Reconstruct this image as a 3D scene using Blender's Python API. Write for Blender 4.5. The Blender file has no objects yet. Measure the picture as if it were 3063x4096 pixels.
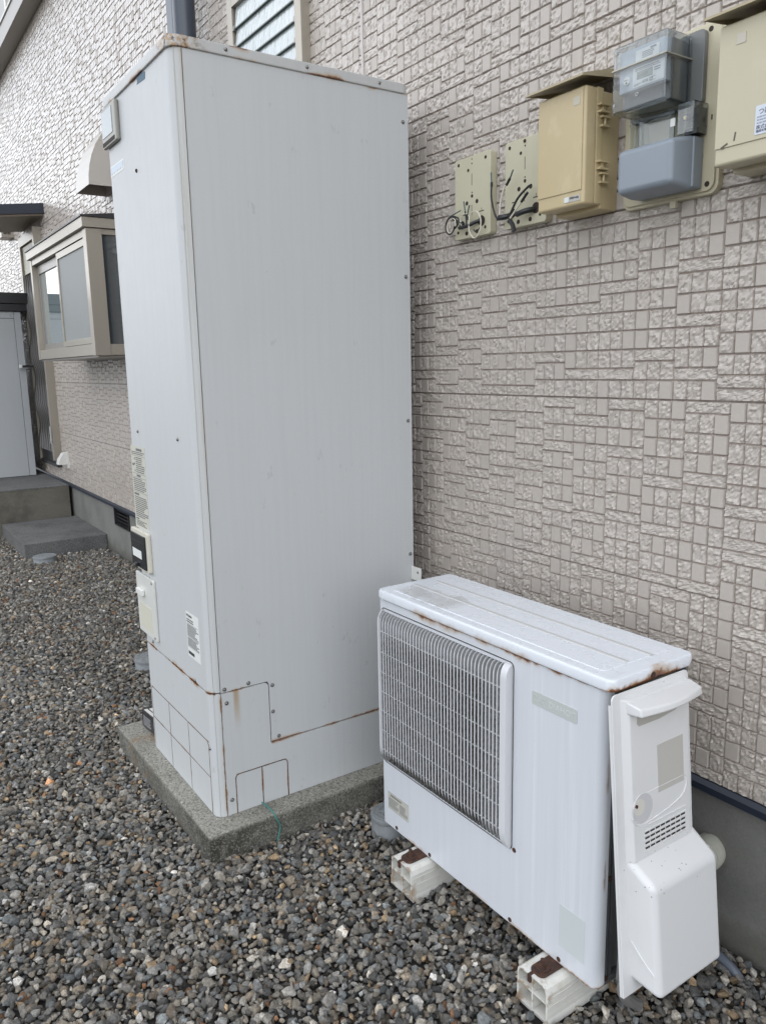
import bpy, bmesh, math, random
import numpy as np
from mathutils import Vector, Matrix
random.seed(7); rng = np.random.default_rng(11)
sc = bpy.context.scene
COL = sc.collection

# ------------------------------------------------------------ camera, sky, sun, exposure
CAM = (1.4911, -1.6266, 1.4137)
YAW, PITCH, ROLL = 0.9783, 0.1843, -0.0196
fw = Vector((-math.sin(YAW)*math.cos(PITCH), math.cos(YAW)*math.cos(PITCH), -math.sin(PITCH)))
rt = Vector((math.cos(YAW), math.sin(YAW), 0)); up = rt.cross(fw)
r2 = rt*math.cos(ROLL)+up*math.sin(ROLL); u2 = -rt*math.sin(ROLL)+up*math.cos(ROLL)
cd = bpy.data.cameras.new('camera'); cam = bpy.data.objects.new('camera', cd); COL.objects.link(cam)
m = Matrix.Identity(4)
for i in range(3):
    m[i][0] = r2[i]; m[i][1] = u2[i]; m[i][2] = -fw[i]; m[i][3] = CAM[i]
cam.matrix_world = m
cd.sensor_fit = 'VERTICAL'; cd.sensor_height = 36; cd.sensor_width = 27
cd.lens = 3147.5/4096*36; cd.clip_start = 0.05; cd.clip_end = 800
sc.camera = cam

SUN_EL, SUN_AZ = math.radians(40), math.radians(25)      # behind the house: everything in view is in its shade
sdir = Vector((math.sin(SUN_AZ)*math.cos(SUN_EL), math.cos(SUN_AZ)*math.cos(SUN_EL), math.sin(SUN_EL)))
w = bpy.data.worlds.new('World'); sc.world = w; w.use_nodes = True
nt = w.node_tree; nt.nodes.clear()
sky = nt.nodes.new('ShaderNodeTexSky'); sky.sky_type = 'NISHITA'; sky.sun_disc = False
sky.sun_elevation = SUN_EL; sky.sun_rotation = SUN_AZ; sky.dust_density = 3.0; sky.air_density = 1.0; sky.ozone_density = 1.0
bg = nt.nodes.new('ShaderNodeBackground'); bg.inputs['Strength'].default_value = 0.12
out = nt.nodes.new('ShaderNodeOutputWorld')
# thin bright cloud over the blue
tc = nt.nodes.new('ShaderNodeTexCoord'); no = nt.nodes.new('ShaderNodeTexNoise')
no.inputs['Scale'].default_value = 2.2; no.inputs['Detail'].default_value = 6; no.inputs['Roughness'].default_value = .55
cr = nt.nodes.new('ShaderNodeMapRange'); cr.inputs['From Min'].default_value = .38; cr.inputs['From Max'].default_value = .62
cr.inputs['To Min'].default_value = .35; cr.inputs['To Max'].default_value = 1.0
mx = nt.nodes.new('ShaderNodeMix'); mx.data_type = 'RGBA'; mx.inputs[7].default_value = (11.0, 11.3, 11.8, 1)
nt.links.new(tc.outputs['Generated'], no.inputs['Vector']); nt.links.new(no.outputs['Fac'], cr.inputs['Value'])
nt.links.new(cr.outputs['Result'], mx.inputs[0]); nt.links.new(sky.outputs[0], mx.inputs[6])
def lobe(d, p, amp, prev):
    dt = nt.nodes.new('ShaderNodeVectorMath'); dt.operation = 'DOT_PRODUCT'; dt.inputs[1].default_value = Vector(d).normalized(); nt.links.new(tc.outputs['Generated'], dt.inputs[0])
    a = nt.nodes.new('ShaderNodeMath'); a.operation = 'MAXIMUM'; a.inputs[1].default_value = 0; nt.links.new(dt.outputs['Value'], a.inputs[0])
    b = nt.nodes.new('ShaderNodeMath'); b.operation = 'POWER'; b.inputs[1].default_value = p; nt.links.new(a.outputs[0], b.inputs[0])
    c = nt.nodes.new('ShaderNodeMath'); c.operation = 'MULTIPLY_ADD'; c.inputs[1].default_value = amp; nt.links.new(b.outputs[0], c.inputs[0])
    if prev is None: c.inputs[2].default_value = .55
    else: nt.links.new(prev, c.inputs[2])
    return c.outputs[0]
L = lobe((.85, -.15, .5), 2, .95, None)         # sky glow added on the open side to lift the tank's wide face
L = lobe((-.85, -.48, .22), 12, .95, L)         # bright gap low in the clouds
L = lobe((-.1, -.9, .45), 3, .5, L)             # extra glow added to the sky before the house, brightens the tank front
vs = nt.nodes.new('ShaderNodeVectorMath'); vs.operation = 'SCALE'; nt.links.new(mx.outputs[2], vs.inputs[0]); nt.links.new(L, vs.inputs['Scale'])
nt.links.new(vs.outputs[0], bg.inputs['Color']); nt.links.new(bg.outputs[0], out.inputs['Surface'])
sl = bpy.data.lights.new('sun', 'SUN'); sl.energy = 3.0; sl.angle = math.radians(.5); sl.color = (1, .95, .87)
so = bpy.data.objects.new('sun', sl); COL.objects.link(so); so.rotation_euler = sdir.to_track_quat('Z', 'Y').to_euler()
sc.view_settings.view_transform = 'Standard'; sc.view_settings.look = 'None'
sc.view_settings.exposure = 0.72; sc.view_settings.gamma = 1

# ------------------------------------------------------------ node expression helper
class V:
    def __init__(s, nt, sock): s.nt, s.s = nt, sock
    def _m(s, op, o=None, o2=None):
        n = s.nt.nodes.new('ShaderNodeMath'); n.operation = op
        for i, q in enumerate((s, o, o2)):
            if q is None: continue
            if isinstance(q, V): s.nt.links.new(q.s, n.inputs[i])
            else: n.inputs[i].default_value = q
        return V(s.nt, n.outputs[0])
    def __add__(s, o): return s._m('ADD', o)
    def __sub__(s, o): return s._m('SUBTRACT', o)
    def __mul__(s, o): return s._m('MULTIPLY', o)
    __radd__ = __add__; __rmul__ = __mul__
    def __rsub__(s, o): return (s*-1)+o
    def abs(s): return s._m('ABSOLUTE')
    def max(s, o): return s._m('MAXIMUM', o)
    def min(s, o): return s._m('MINIMUM', o)
    def pow(s, o): return s._m('POWER', o)
    def ramp(s, a, b, c=0., d=1.):
        n = s.nt.nodes.new('ShaderNodeMapRange'); n.interpolation_type = 'SMOOTHSTEP'
        s.nt.links.new(s.s, n.inputs['Value'])
        if a > b: a, b, c, d = b, a, d, c
        for k, v in (('From Min', a), ('From Max', b), ('To Min', c), ('To Max', d)): n.inputs[k].default_value = v
        return V(s.nt, n.outputs['Result'])

class Mat:
    def __init__(s, name, col=(.5, .5, .5), rough=.5, metal=0, spec=.5, coat=0, coat_r=.1):
        s.m = bpy.data.materials.new(name); s.m.use_nodes = True; s.nt = s.m.node_tree
        s.b = s.nt.nodes['Principled BSDF']; s.I = s.b.inputs
        s.I['Base Color'].default_value = (*col, 1); s.I['Roughness'].default_value = rough
        s.I['Metallic'].default_value = metal; s.I['Specular IOR Level'].default_value = spec
        s.I['Coat Weight'].default_value = coat; s.I['Coat Roughness'].default_value = coat_r
        s.c = None; s.col0 = col
    def pos(s):
        if not hasattr(s, '_p'):
            g = s.nt.nodes.new('ShaderNodeNewGeometry'); s._g = g
            sp = s.nt.nodes.new('ShaderNodeSeparateXYZ'); s.nt.links.new(g.outputs['Position'], sp.inputs[0])
            s._p = tuple(V(s.nt, sp.outputs[i]) for i in range(3))
        return s._p
    def noise(s, scale, detail=4, rough=.55, stretch=(1, 1, 1), src='pos', off=0):
        n = s.nt.nodes.new('ShaderNodeTexNoise'); n.inputs['Scale'].default_value = scale
        n.inputs['Detail'].default_value = detail; n.inputs['Roughness'].default_value = rough
        mp = s.nt.nodes.new('ShaderNodeMapping'); mp.inputs['Scale'].default_value = stretch; mp.inputs['Location'].default_value = (off, off*.7, off*.3)
        if src == 'pos': s.pos(); s.nt.links.new(s._g.outputs['Position'], mp.inputs[0])
        else:
            t = s.nt.nodes.new('ShaderNodeTexCoord'); s.nt.links.new(t.outputs['Object'], mp.inputs[0])
        s.nt.links.new(mp.outputs[0], n.inputs['Vector'])
        return V(s.nt, n.outputs['Fac'])
    def vor(s, scale, feature='F1', stretch=(1, 1, 1)):
        n = s.nt.nodes.new('ShaderNodeTexVoronoi'); n.feature = feature; n.inputs['Scale'].default_value = scale
        s.pos(); mp = s.nt.nodes.new('ShaderNodeMapping'); mp.inputs['Scale'].default_value = stretch
        s.nt.links.new(s._g.outputs['Position'], mp.inputs[0]); s.nt.links.new(mp.outputs[0], n.inputs['Vector'])
        return V(s.nt, n.outputs['Distance']), n
    def mix(s, fac, col):
        n = s.nt.nodes.new('ShaderNodeMix'); n.data_type = 'RGBA'
        if isinstance(fac, V): s.nt.links.new(fac.s, n.inputs[0])
        else: n.inputs[0].default_value = fac
        if s.c is None: n.inputs[6].default_value = (*s.col0, 1)
        else: s.nt.links.new(s.c, n.inputs[6])
        if isinstance(col, tuple): n.inputs[7].default_value = (*col, 1)
        else: s.nt.links.new(col, n.inputs[7])
        s.c = n.outputs[2]; s.nt.links.new(s.c, s.I['Base Color']); return s
    def rough(s, v): s.nt.links.new(v.s, s.I['Roughness']); return s
    def bump(s, v, strength=.3, dist=.002):
        n = s.nt.nodes.new('ShaderNodeBump'); n.inputs['Strength'].default_value = strength; n.inputs['Distance'].default_value = dist
        s.nt.links.new(v.s, n.inputs['Height'])
        if getattr(s, '_bn', None): s.nt.links.new(s._bn, n.inputs['Normal'])
        s._bn = n.outputs[0]; s.nt.links.new(s._bn, s.I['Normal']); return s

RUST = (.20, .075, .025); RUSTD = (.06, .028, .018); RUSTY = (.38, .24, .11)
def rust(M, line, w, amount=1., seed=0.):
    """line: V distance to a seam in metres"""
    n = M.noise(55, 5, .65, off=seed); n2 = M.noise(9, 3, .5, off=seed+3)
    k = (n2.ramp(.35, .65, .25, 1.3))*w
    d = line+(n-.5)*(w*2.2)
    halo = ((k*2.0-d)*(1/w)).ramp(-.1, 1.7)*(.6*amount)
    core = ((k*.9-d)*(1/w)).ramp(-.05, .6)*amount
    M.mix(halo.min(1), RUSTY); M.mix(core.min(1), RUST); M.mix(((k*.35-d)*(1/w)).ramp(-.05, .4)*(n2.ramp(.4, .6))*amount, RUSTD)
def scuffs(M, seed, amt=.35, col=(.36, .365, .36)):
    a = M.noise(16, 3, .5, (1, 1, .9), off=seed); b = M.noise(120, 3, .6, (1, 1, .25), off=seed+2)
    M.mix(a.ramp(.66, .72)*b.ramp(.48, .6)*amt, col)
def seg(coord, a, b, soft=.004):
    return coord.ramp(a-soft, a+soft)*coord.ramp(b-soft, b+soft, 1, 0)

# ------------------------------------------------------------ mesh helper
class MB:
    def __init__(s): s.bm = bmesh.new(); s.T = None
    def _merge(s, b, mi=0, T=None):
        for f in b.faces: f.material_index = mi
        if T is not None: b.transform(T)
        if s.T is not None: b.transform(s.T)
        me = bpy.data.meshes.new('tmp'); b.to_mesh(me); b.free(); s.bm.from_mesh(me); bpy.data.meshes.remove(me); return s
    def box(s, x0, x1, y0, y1, z0, z1, bev=0, mi=0, segs=2, T=None):
        b = bmesh.new(); bmesh.ops.create_cube(b, size=1)
        b.transform(Matrix.Translation(((x0+x1)/2, (y0+y1)/2, (z0+z1)/2)) @ Matrix.Diagonal((abs(x1-x0), abs(y1-y0), abs(z1-z0), 1)))
        if bev > 0: bmesh.ops.bevel(b, geom=list(b.edges), offset=bev, segments=segs, affect='EDGES', profile=.5)
        return s._merge(b, mi, T)
    def prism(s, poly, axis, a, b_, mi=0, bev=0, T=None):
        """poly: list of 2-D points in the plane normal to axis ('x': (y,z), 'y': (x,z), 'z': (x,y))"""
        b = bmesh.new(); f = {'x': lambda p, h: (h, p[0], p[1]), 'y': lambda p, h: (p[0], h, p[1]), 'z': lambda p, h: (p[0], p[1], h)}[axis]
        lo = [b.verts.new(f(p, a)) for p in poly]; hi = [b.verts.new(f(p, b_)) for p in poly]
        b.faces.new(lo); b.faces.new(hi[::-1]); n = len(poly)
        for i in range(n): b.faces.new((lo[i], hi[i], hi[(i+1) % n], lo[(i+1) % n]))
        bmesh.ops.recalc_face_normals(b, faces=b.faces)
        if bev > 0:
            caps = [e for e in b.edges if abs(e.verts[0].co['xyz'.index(axis)]-e.verts[1].co['xyz'.index(axis)]) < 1e-7]
            bmesh.ops.bevel(b, geom=caps, offset=bev, segments=2, affect='EDGES', profile=.5)
        return s._merge(b, mi, T)
    def cyl(s, p0, p1, r, n=20, mi=0, r1=None, bev=0, T=None):
        b = bmesh.new(); p0 = Vector(p0); p1 = Vector(p1); d = p1-p0
        bmesh.ops.create_cone(b, cap_ends=True, segments=n, radius1=r, radius2=r if r1 is None else r1, depth=d.length)
        if bev:
            bmesh.ops.bevel(b, geom=[e for e in b.edges if abs(e.verts[0].co.z-e.verts[1].co.z) < 1e-6], offset=bev, segments=2, affect='EDGES', profile=.5)
        b.transform(Matrix.Translation((p0+p1)/2) @ d.to_track_quat('Z', 'Y').to_matrix().to_4x4())
        return s._merge(b, mi, T)
    def dome(s, p, nrm, r, h=.5, mi=0, n=12):
        b = bmesh.new(); bmesh.ops.create_uvsphere(b, u_segments=n, v_segments=8, radius=r)
        b.transform(Matrix.Translation(p) @ Vector(nrm).to_track_quat('Z', 'Y').to_matrix().to_4x4() @ Matrix.Diagonal((1, 1, h, 1)))
        return s._merge(b, mi)
    def tube(s, pts, r, n=10, mi=0, sub=6, rfun=None, smooth=True):
        P = [Vector(p) for p in pts]
        if smooth and len(P) > 2:
            Q = []
            for i in range(len(P)-1):
                a = P[max(i-1, 0)]; b_ = P[i]; c = P[i+1]; d = P[min(i+2, len(P)-1)]
                for k in range(sub):
                    t = k/sub
                    Q.append(.5*((2*b_)+(c-a)*t+(2*a-5*b_+4*c-d)*t*t+(3*b_-a-3*c+d)*t**3))
            Q.append(P[-1]); P = Q
        b = bmesh.new(); rings = []; nrm = None
        for i, p in enumerate(P):
            t = (P[min(i+1, len(P)-1)]-P[max(i-1, 0)]).normalized()
            if nrm is None:
                nrm = t.orthogonal().normalized()
            nrm = (nrm-t*nrm.dot(t)).normalized(); bi = t.cross(nrm)
            rr = rfun(i, len(P)) if rfun else r
            rings.append([b.verts.new(p+(nrm*math.cos(2*math.pi*k/n)+bi*math.sin(2*math.pi*k/n))*rr) for k in range(n)])
        for A, B in zip(rings, rings[1:]):
            for k in range(n): b.faces.new((A[k], A[(k+1) % n], B[(k+1) % n], B[k]))
        b.faces.new(rings[0][::-1]); b.faces.new(rings[-1])
        return s._merge(b, mi)
    def build(s, name, mats, parent=None, label=None, world=True, rot=None, origin=None, ang=35):
        me = bpy.data.meshes.new(name)
        o = bpy.data.objects.new(name, me); COL.objects.link(o)
        off = Vector(origin) if origin is not None else Vector((0, 0, 0))
        if parent is not None:
            o.parent = parent
            if world: 
                w_ = Vector(parent.get('_org', (0, 0, 0))); off = off if origin is not None else w_
                o.location = off-w_ if origin is not None else (0, 0, 0)
        else: o.location = off
        o['_org'] = tuple(off)
        bmesh.ops.translate(s.bm, verts=s.bm.verts, vec=-off)
        s.bm.to_mesh(me); s.bm.free()
        for mm in (mats if isinstance(mats, (list, tuple)) else [mats]): me.materials.append(mm.m if isinstance(mm, Mat) else mm)
        me.polygons.foreach_set('use_smooth', [True]*len(me.polygons)); me.set_sharp_from_angle(angle=math.radians(ang))
        wn = o.modifiers.new('weighted_normals', 'WEIGHTED_NORMAL'); wn.keep_sharp = True; wn.weight = 100
        if label: o['label'] = label
        return o
def thing(name, org, label, cat, group=None):
    o = bpy.data.objects.new(name, None); COL.objects.link(o); o.location = org; o['_org'] = tuple(org)
    o.empty_display_size = .1
    o['label'] = label; o['category'] = cat
    if group: o['group'] = group
    return o
def tag(o, label, cat, group=None):
    o['label'] = label; o['category'] = cat
    if group: o['group'] = group
    return o
def rrect(x0, x1, z0, z1, r, n=4, corners=(1, 1, 1, 1)):
    """counter-clockwise rounded rectangle from lower left; corners: ll, lr, ur, ul"""
    pts = []
    for (cx, cz, a0, on) in ((x0, z0, 180, corners[0]), (x1, z0, 270, corners[1]), (x1, z1, 0, corners[2]), (x0, z1, 90, corners[3])):
        sx = 1 if cx == x0 else -1; sz = 1 if cz == z0 else -1
        if not on: pts.append((cx, cz)); continue
        for k in range(n+1):
            a = math.radians(a0+90*k/n); pts.append((cx+sx*r+r*math.cos(a), cz+sz*r+r*math.sin(a)))
    return pts
def text(body, size, loc, facing, mat, name, parent, ext=.0002, xs=1., align='LEFT', shear=0):
    """facing '-y' or '+x'"""
    c = bpy.data.curves.new(name, 'FONT'); c.body = body; c.size = size; c.extrude = ext; c.align_x = align; c.shear = shear; c.resolution_u = 2
    t = bpy.data.objects.new(name, c); COL.objects.link(t)
    me = bpy.data.meshes.new_from_object(t.evaluated_get(bpy.context.evaluated_depsgraph_get())); bpy.data.objects.remove(t); bpy.data.curves.remove(c)
    R = Matrix.Rotation(math.radians(90), 4, 'X')
    if facing == '+x': R = Matrix.Rotation(math.radians(90), 4, 'Z') @ R
    me.transform(R @ Matrix.Diagonal((xs, 1, 1, 1)))
    o = bpy.data.objects.new(name, me); COL.objects.link(o); me.name = name
    o.parent = parent; o.location = Vector(loc)-Vector(parent.get('_org', (0, 0, 0))); o['_org'] = tuple(loc)
    me.materials.clear(); me.materials.append(mat.m); return o
def lines_y(mb, x0, x1, z0, z1, rows, y, th=.0006, mi=0, h=.45, seed=1, words=True):
    """rows of small print on a surface facing -y"""
    R = random.Random(seed); dz = (z1-z0)/rows
    for i in range(rows):
        z = z1-dz*(i+.5); x = x0; end = x0+(x1-x0)*R.uniform(.6, 1)
        while x < end:
            L = R.uniform(.03, .16)*(x1-x0) if words else end-x
            mb.box(x, min(x+L, x1), y-th, y, z-dz*h/2, z+dz*h/2, mi=mi); x += L+.018*(x1-x0)

# ------------------------------------------------------------ materials
def paint(name, col, rough=.4, streak=.05, spec=.5, coat=0, blot=.2):
    M = Mat(name, col, rough, spec=spec, coat=coat)
    a = M.noise(60, 4, .6, (1, 1, .035)); M.mix(a.ramp(.35, .75, 0, .55*streak*10), tuple(c*.86 for c in col))
    b = M.noise(1.4, 3, .5, off=4); M.mix(b.ramp(.45, .75, 0, .3), tuple(c*.9 for c in (col[0], col[1], col[2]*.98)))
    sm = M.noise(6, 5, .6, (1, 1, .6), off=9); M.mix(sm.ramp(.60, .78, 0, blot), tuple(c*.84 for c in col))
    M.rough(M.noise(20, 3, .6).ramp(.3, .7, rough-.02, rough+.03)); M.bump(M.noise(400, 2), .04, .0005)
    return M
BEIGE = Mat('beige_plastic', (.50, .455, .325), .42); BEIGE.mix(BEIGE.noise(14, 5, .6).ramp(.45, .7, 0, .35), (.56, .515, .38)); BEIGE.bump(BEIGE.noise(500, 2), .08, .0006)
CREAM = Mat('cream_plastic', (.52, .49, .36), .42); CREAM.mix(CREAM.noise(11, 4).ramp(.45, .7, 0, .3), (.43, .41, .28))
TAN = Mat('tan_plastic', (.50, .405, .235), .42); TAN.mix(TAN.noise(18, 5, .65, (1, 1, .7)).ramp(.52, .68, 0, .45), (.58, .49, .31)); TAN.bump(TAN.noise(500, 2), .08, .0006)
HOLE = Mat('dark_hole', (.03, .02, .015), .8)
BLACK = Mat('black_rubber', (.015, .016, .018), .4)
WIREW = Mat('cream_wire_sheath', (.62, .58, .48), .4)
WIREG = Mat('bare_copper_strand', (.09, .13, .13), .45, .5)
STEEL = Mat('steel_screw', (.22, .21, .20), .35, .8)
RUSTM = Mat('rusty_steel', (.045, .022, .015), .8); RUSTM.mix(RUSTM.noise(90, 5, .6).ramp(.45, .7), (.10, .038, .018)); RUSTM.bump(RUSTM.noise(200, 4), .6, .002)
NAVY = Mat('navy_metal', (.018, .024, .038), .35); DARKM = Mat('dark_brown_metal', (.028, .027, .028), .35)
ALU = Mat('champagne_aluminium', (.36, .325, .27), .33, .35); ALUG = Mat('grey_aluminium', (.27, .25, .225), .35, .3)
PALE = Mat('pale_paper', (.68, .69, .66), .5); INK = Mat('dark_ink', (.05, .05, .055), .6); INKL = Mat('faded_ink', (.42, .42, .40), .6)
STICK = Mat('blue_grey_sticker', (.12, .18, .23), .7, spec=.2); WHITEP = Mat('white_plastic', (.70, .69, .65), .35)
GLASS = Mat('window_glass', (.05, .06, .065), .04, spec=1.0, coat=1, coat_r=.02)

# ------------------------------------------------------------ siding
def vnoise(x, z, cell, seed):
    r = np.random.default_rng(seed).random((257, 257)); gx, gz = x/cell, z/cell
    ix = np.floor(gx).astype(int); iz = np.floor(gz).astype(int); fx = gx-ix; fz = gz-iz
    fx = fx*fx*(3-2*fx); fz = fz*fz*(3-2*fz); g = lambda a, b: r[a % 257, b % 257]
    return (g(ix, iz)*(1-fx)+g(ix+1, iz)*fx)*(1-fz)+(g(ix, iz+1)*(1-fx)+g(ix+1, iz+1)*fx)*fz
U, HS, HB = .0379, .046, .0290
def siding_cells(x0, x1, z0, z1):
    cells = []; R = random.Random(3)
    npan = int(math.ceil((z1-z0)/.455)); SEG = 15
    nseg = int(math.ceil((x1-x0)/(SEG*U)))
    ncol = int(math.ceil((x1-x0)/(3*U)))+1
    for p in range(npan):
        zb = z0+p*.455; prev = None
        for c in range(ncol):
            xs = x0+(c*3-(p % 3))*U
            for tries in range(40):
                seq = ['S']*8+['H']*3; R.shuffle(seq)
                tops = []; z = 0
                for k in seq:
                    z += HS if k == 'S' else HB; tops.append(round(z, 4))
                hp_ = [i for i, k in enumerate(seq) if k == 'H']
                if min(b-a for a, b in zip(hp_, hp_[1:])) < 3: continue
                if prev is None or len(set(tops[:-1]) & prev) <= 3: break
            prev = set(tops[:-1]); z = zb
            for k in seq:
                if k == 'H': cells.append((xs, xs+3*U, z, z+HB, 2)); z += HB
                else:
                    pl = R.choice([0, 1, 2, 2, -1, -1])
                    for e in range(3): cells.append((xs+e*U, xs+(e+1)*U, z, z+HS, 1 if e == pl else 0))
                    z += HS
    return cells
AMP = .0056
def siding(name, cells, n, mats, parent, G=.0010, CH=.0030):
    small = [c for c in cells if c[4] != 2]; wide = [c for c in cells if c[4] == 2]
    _siding(name, small, n, n, mats, parent, G, CH); _siding(name, wide, n*5//2, n, mats, parent, G, CH)
def _siding(name, cells, nx, n, mats, parent, G, CH):
    """one relief mesh: every block a chamfered pad, the split-faced ones roughened"""
    C = np.array(cells); N = len(C)
    tp = C[:, 4].astype(int)
    S, Tt = np.meshgrid(np.linspace(0, 1, nx), np.linspace(0, 1, n))          # interior grid
    X0 = C[:, 0]+G; X1 = C[:, 1]-G; Z0 = C[:, 2]+G; Z1 = C[:, 3]-G
    # chamfer depth differs a little per side
    ix0 = X0+.0016; ix1 = X1-CH; iz0 = Z0+CH*.75; iz1 = Z1-.0016
    XI = ix0[:, None, None]+(ix1-ix0)[:, None, None]*S; ZI = iz0[:, None, None]+(iz1-iz0)[:, None, None]*Tt
    h = np.where(tp == 1, .0062, .0060)[:, None, None]*np.ones_like(XI)
    a = vnoise(XI+ZI*.8, ZI-XI*.5, .012, 1); b = vnoise(XI*1.3-ZI, ZI+XI*.7, .006, 2); c = vnoise(XI, ZI, .0031, 5)
    rough = (np.abs(a-.5)*1.5+np.abs(b-.5)*.9+c*.3)
    blk = np.random.default_rng(4).random(N)
    h = np.where((tp != 1)[:, None, None], h*(.66+.22*blk[:, None, None])+AMP*(rough-.45), h)
    tiltx = (np.random.default_rng(8).random(N)-.5)[:, None, None]*(S[None]-.5)*.0025; tiltz = (np.random.default_rng(9).random(N)-.5)[:, None, None]*(Tt[None]-.5)*.0025
    h = np.maximum(h+np.where((tp != 1)[:, None, None], tiltx+tiltz, 0), .0008)
    # irregular rim for split faces
    m = n+2; mx_ = nx+2; X = np.zeros((N, m, mx_)); Z = np.zeros((N, m, mx_)); Y = np.zeros((N, m, mx_))
    X[:, 1:-1, 1:-1] = XI; Z[:, 1:-1, 1:-1] = ZI; Y[:, 1:-1, 1:-1] = -h
    X[:, :, 0] = X0[:, None]; X[:, :, -1] = X1[:, None]; X[:, 0, 1:-1] = XI[:, 0]; X[:, -1, 1:-1] = XI[:, -1]
    Z[:, 0, :] = Z0[:, None]; Z[:, -1, :] = Z1[:, None]; Z[:, 1:-1, 0] = ZI[:, :, 0]; Z[:, 1:-1, -1] = ZI[:, :, -1]
    co = np.stack([X, Y, Z], -1).reshape(-1, 3)
    q = np.arange(m*mx_).reshape(m, mx_); f = np.stack([q[:-1, :-1], q[:-1, 1:], q[1:, 1:], q[1:, :-1]], -1).reshape(-1, 4)
    F = (f[None]+(np.arange(N)*m*mx_)[:, None, None]).reshape(-1, 4)
    me = bpy.data.meshes.new(name); me.vertices.add(len(co)); me.vertices.foreach_set('co', co.ravel())
    me.loops.add(F.size); me.loops.foreach_set('vertex_index', F.ravel().astype(np.int32))
    me.polygons.add(len(F)); me.polygons.foreach_set('loop_start', (np.arange(len(F))*4).astype(np.int32))
    me.polygons.foreach_set('use_smooth', np.zeros(len(F), bool))
    mi = np.repeat(np.where(tp == 1, 1, 0), (m-1)*(mx_-1)); me.polygons.foreach_set('material_index', mi.astype(np.int32))
    me.update(); me.validate()
    for mm in mats: me.materials.append(mm.m)
    o = bpy.data.objects.new(name, me); COL.objects.link(o); o.parent = parent; return o

def sidemat(name, fine, bs=1.):
    M = Mat(name, (.475, .425, .375), .36, spec=.5, coat=.75 if fine else .12, coat_r=.13 if fine else .3)
    px, py, pz = M.pos()
    M.mix(M.noise(2.5, 5, .6).ramp(.4, .7, 0, .5), (.455, .41, .37)); M.mix(M.noise(6, 4, .6, (1, 1, .12), off=5).ramp(.55, .75, 0, .35), (.40, .36, .32))
    M.mix(M.noise(90, 4, .6).ramp(.45, .7, 0, .5), (.53, .48, .43))
    M.mix(py.ramp(-.0022, -.0003, 0, .65), (.33, .27, .235))       # darker pigment in the moulded joints
    M.rough(M.noise(30, 3).ramp(.3, .7, .25, .42) if fine else M.noise(30, 3).ramp(.3, .7, .42, .55))
    M.bump(M.noise(260 if fine else 700, 5, .65), .85*bs if fine else .5, .0024 if fine else .0016)
    if fine: M.bump(M.noise(95, 4, .6, (1.4, 1, .8)), .5*bs, .003)
    return M
SR = sidemat('split_face_siding', True); SRF = sidemat('far_split_face_siding', True, .38); SP = sidemat('smooth_block_siding', False); SP.mix(.15, (.38, .345, .305)); SP.mix(SP.noise(500, 3, .7).ramp(.5, .65, 0, .5), (.36, .33, .30))
JOINT = Mat('siding_joint', (.34, .28, .245), .6)
house = thing('house', (0, 0, 0), 'beige house with moulded stone pattern siding, the building everything stands against', 'house')
WX0, WX1, WZ0, WZ1 = -9.5, 3.6, .4090, 6.0
cells = siding_cells(WX0, WX1, WZ0, WZ1)
near = [c for c in cells if -.75 < c[0] < .8 and c[2] < 2.75]
mid = [c for c in cells if not (-.75 < c[0] < .8 and c[2] < 2.75) and -2.7 < c[0] < 1.3 and c[2] < 3.3]
ns = set(near) | set(mid)
far = [c for c in cells if c not in ns and c[0] < 2 and c[2] < 5.2 and c[0] > -9]
wall = MB(); wall.box(WX0, WX1, 0.0, .2, WZ0, WZ1); wall.box(WX0, WX0+.2, .2, 7.5, WZ0, WZ1); wall.box(WX1-.2, WX1, .2, 7.5, WZ0, WZ1); wall.box(WX0+.2, WX1-.2, 7.3, 7.5, WZ0, WZ1)
wallo = wall.build('siding_wall', JOINT, house)
siding('siding_panel', near, 8, [SR, SP], wallo)
AMP = .0048; siding('siding_panel', mid, 6, [SR, SP], wallo)
AMP = .0024; siding('siding_panel', far, 4, [SRF, SP], wallo, .0020)
mb = MB()
for k in range(1, 12): mb.box(WX0, WX1, -.0012, .001, WZ0+.455*k-.0004, WZ0+.455*k+.0004)
mb.build('panel_joint', Mat('joint_shadow_gap', (.22, .175, .15), .8), wallo)
CAULK = Mat('pale_sealant', (.50, .46, .44), .45)
mb = MB(); mb.box(-.993, -.981, -.0085, .001, .41, 6); mb.build('sealant_joint', CAULK, wallo)
# foundation
def concrete(name, col, dark, scale=1., spots=.5):
    M = Mat(name, col, .85, spec=.3); M.mix(M.noise(4*scale, 6, .65).ramp(.4, .7, 0, .7), dark)
    M.mix(M.noise(150, 3, .8).ramp(.5, .66, 0, spots), tuple(c*1.7 for c in col)); M.mix(M.noise(110, 3, .8, off=3).ramp(.5, .64, 0, spots), tuple(c*.35 for c in col))
    M.bump(M.noise(220, 4, .7), .6, .003); return M
FOUND = concrete('foundation_render', (.195, .195, .178), (.132, .133, .122), 1, .15)
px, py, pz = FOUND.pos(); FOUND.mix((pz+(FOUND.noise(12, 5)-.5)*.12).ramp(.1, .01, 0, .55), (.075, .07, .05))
mb = MB()
for a, b_ in ((WX0+.05, -4.665), (-4.29, WX1-.05)): mb.box(a, b_, .012, .19, -.3, .4085)
mb.box(-4.665, -4.29, .012, .19, -.3, .235); mb.box(-4.665, -4.29, .012, .19, .394, .4085)
mb.build('foundation', FOUND, house)
mb = MB(); mb.prism([(.03, .4085), (-.006, .4085), (-.018, .400), (-.018, .383), (-.012, .379), (.03, .379)], 'x', WX0, WX1)
mb.build('base_flashing', NAVY, house)
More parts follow.
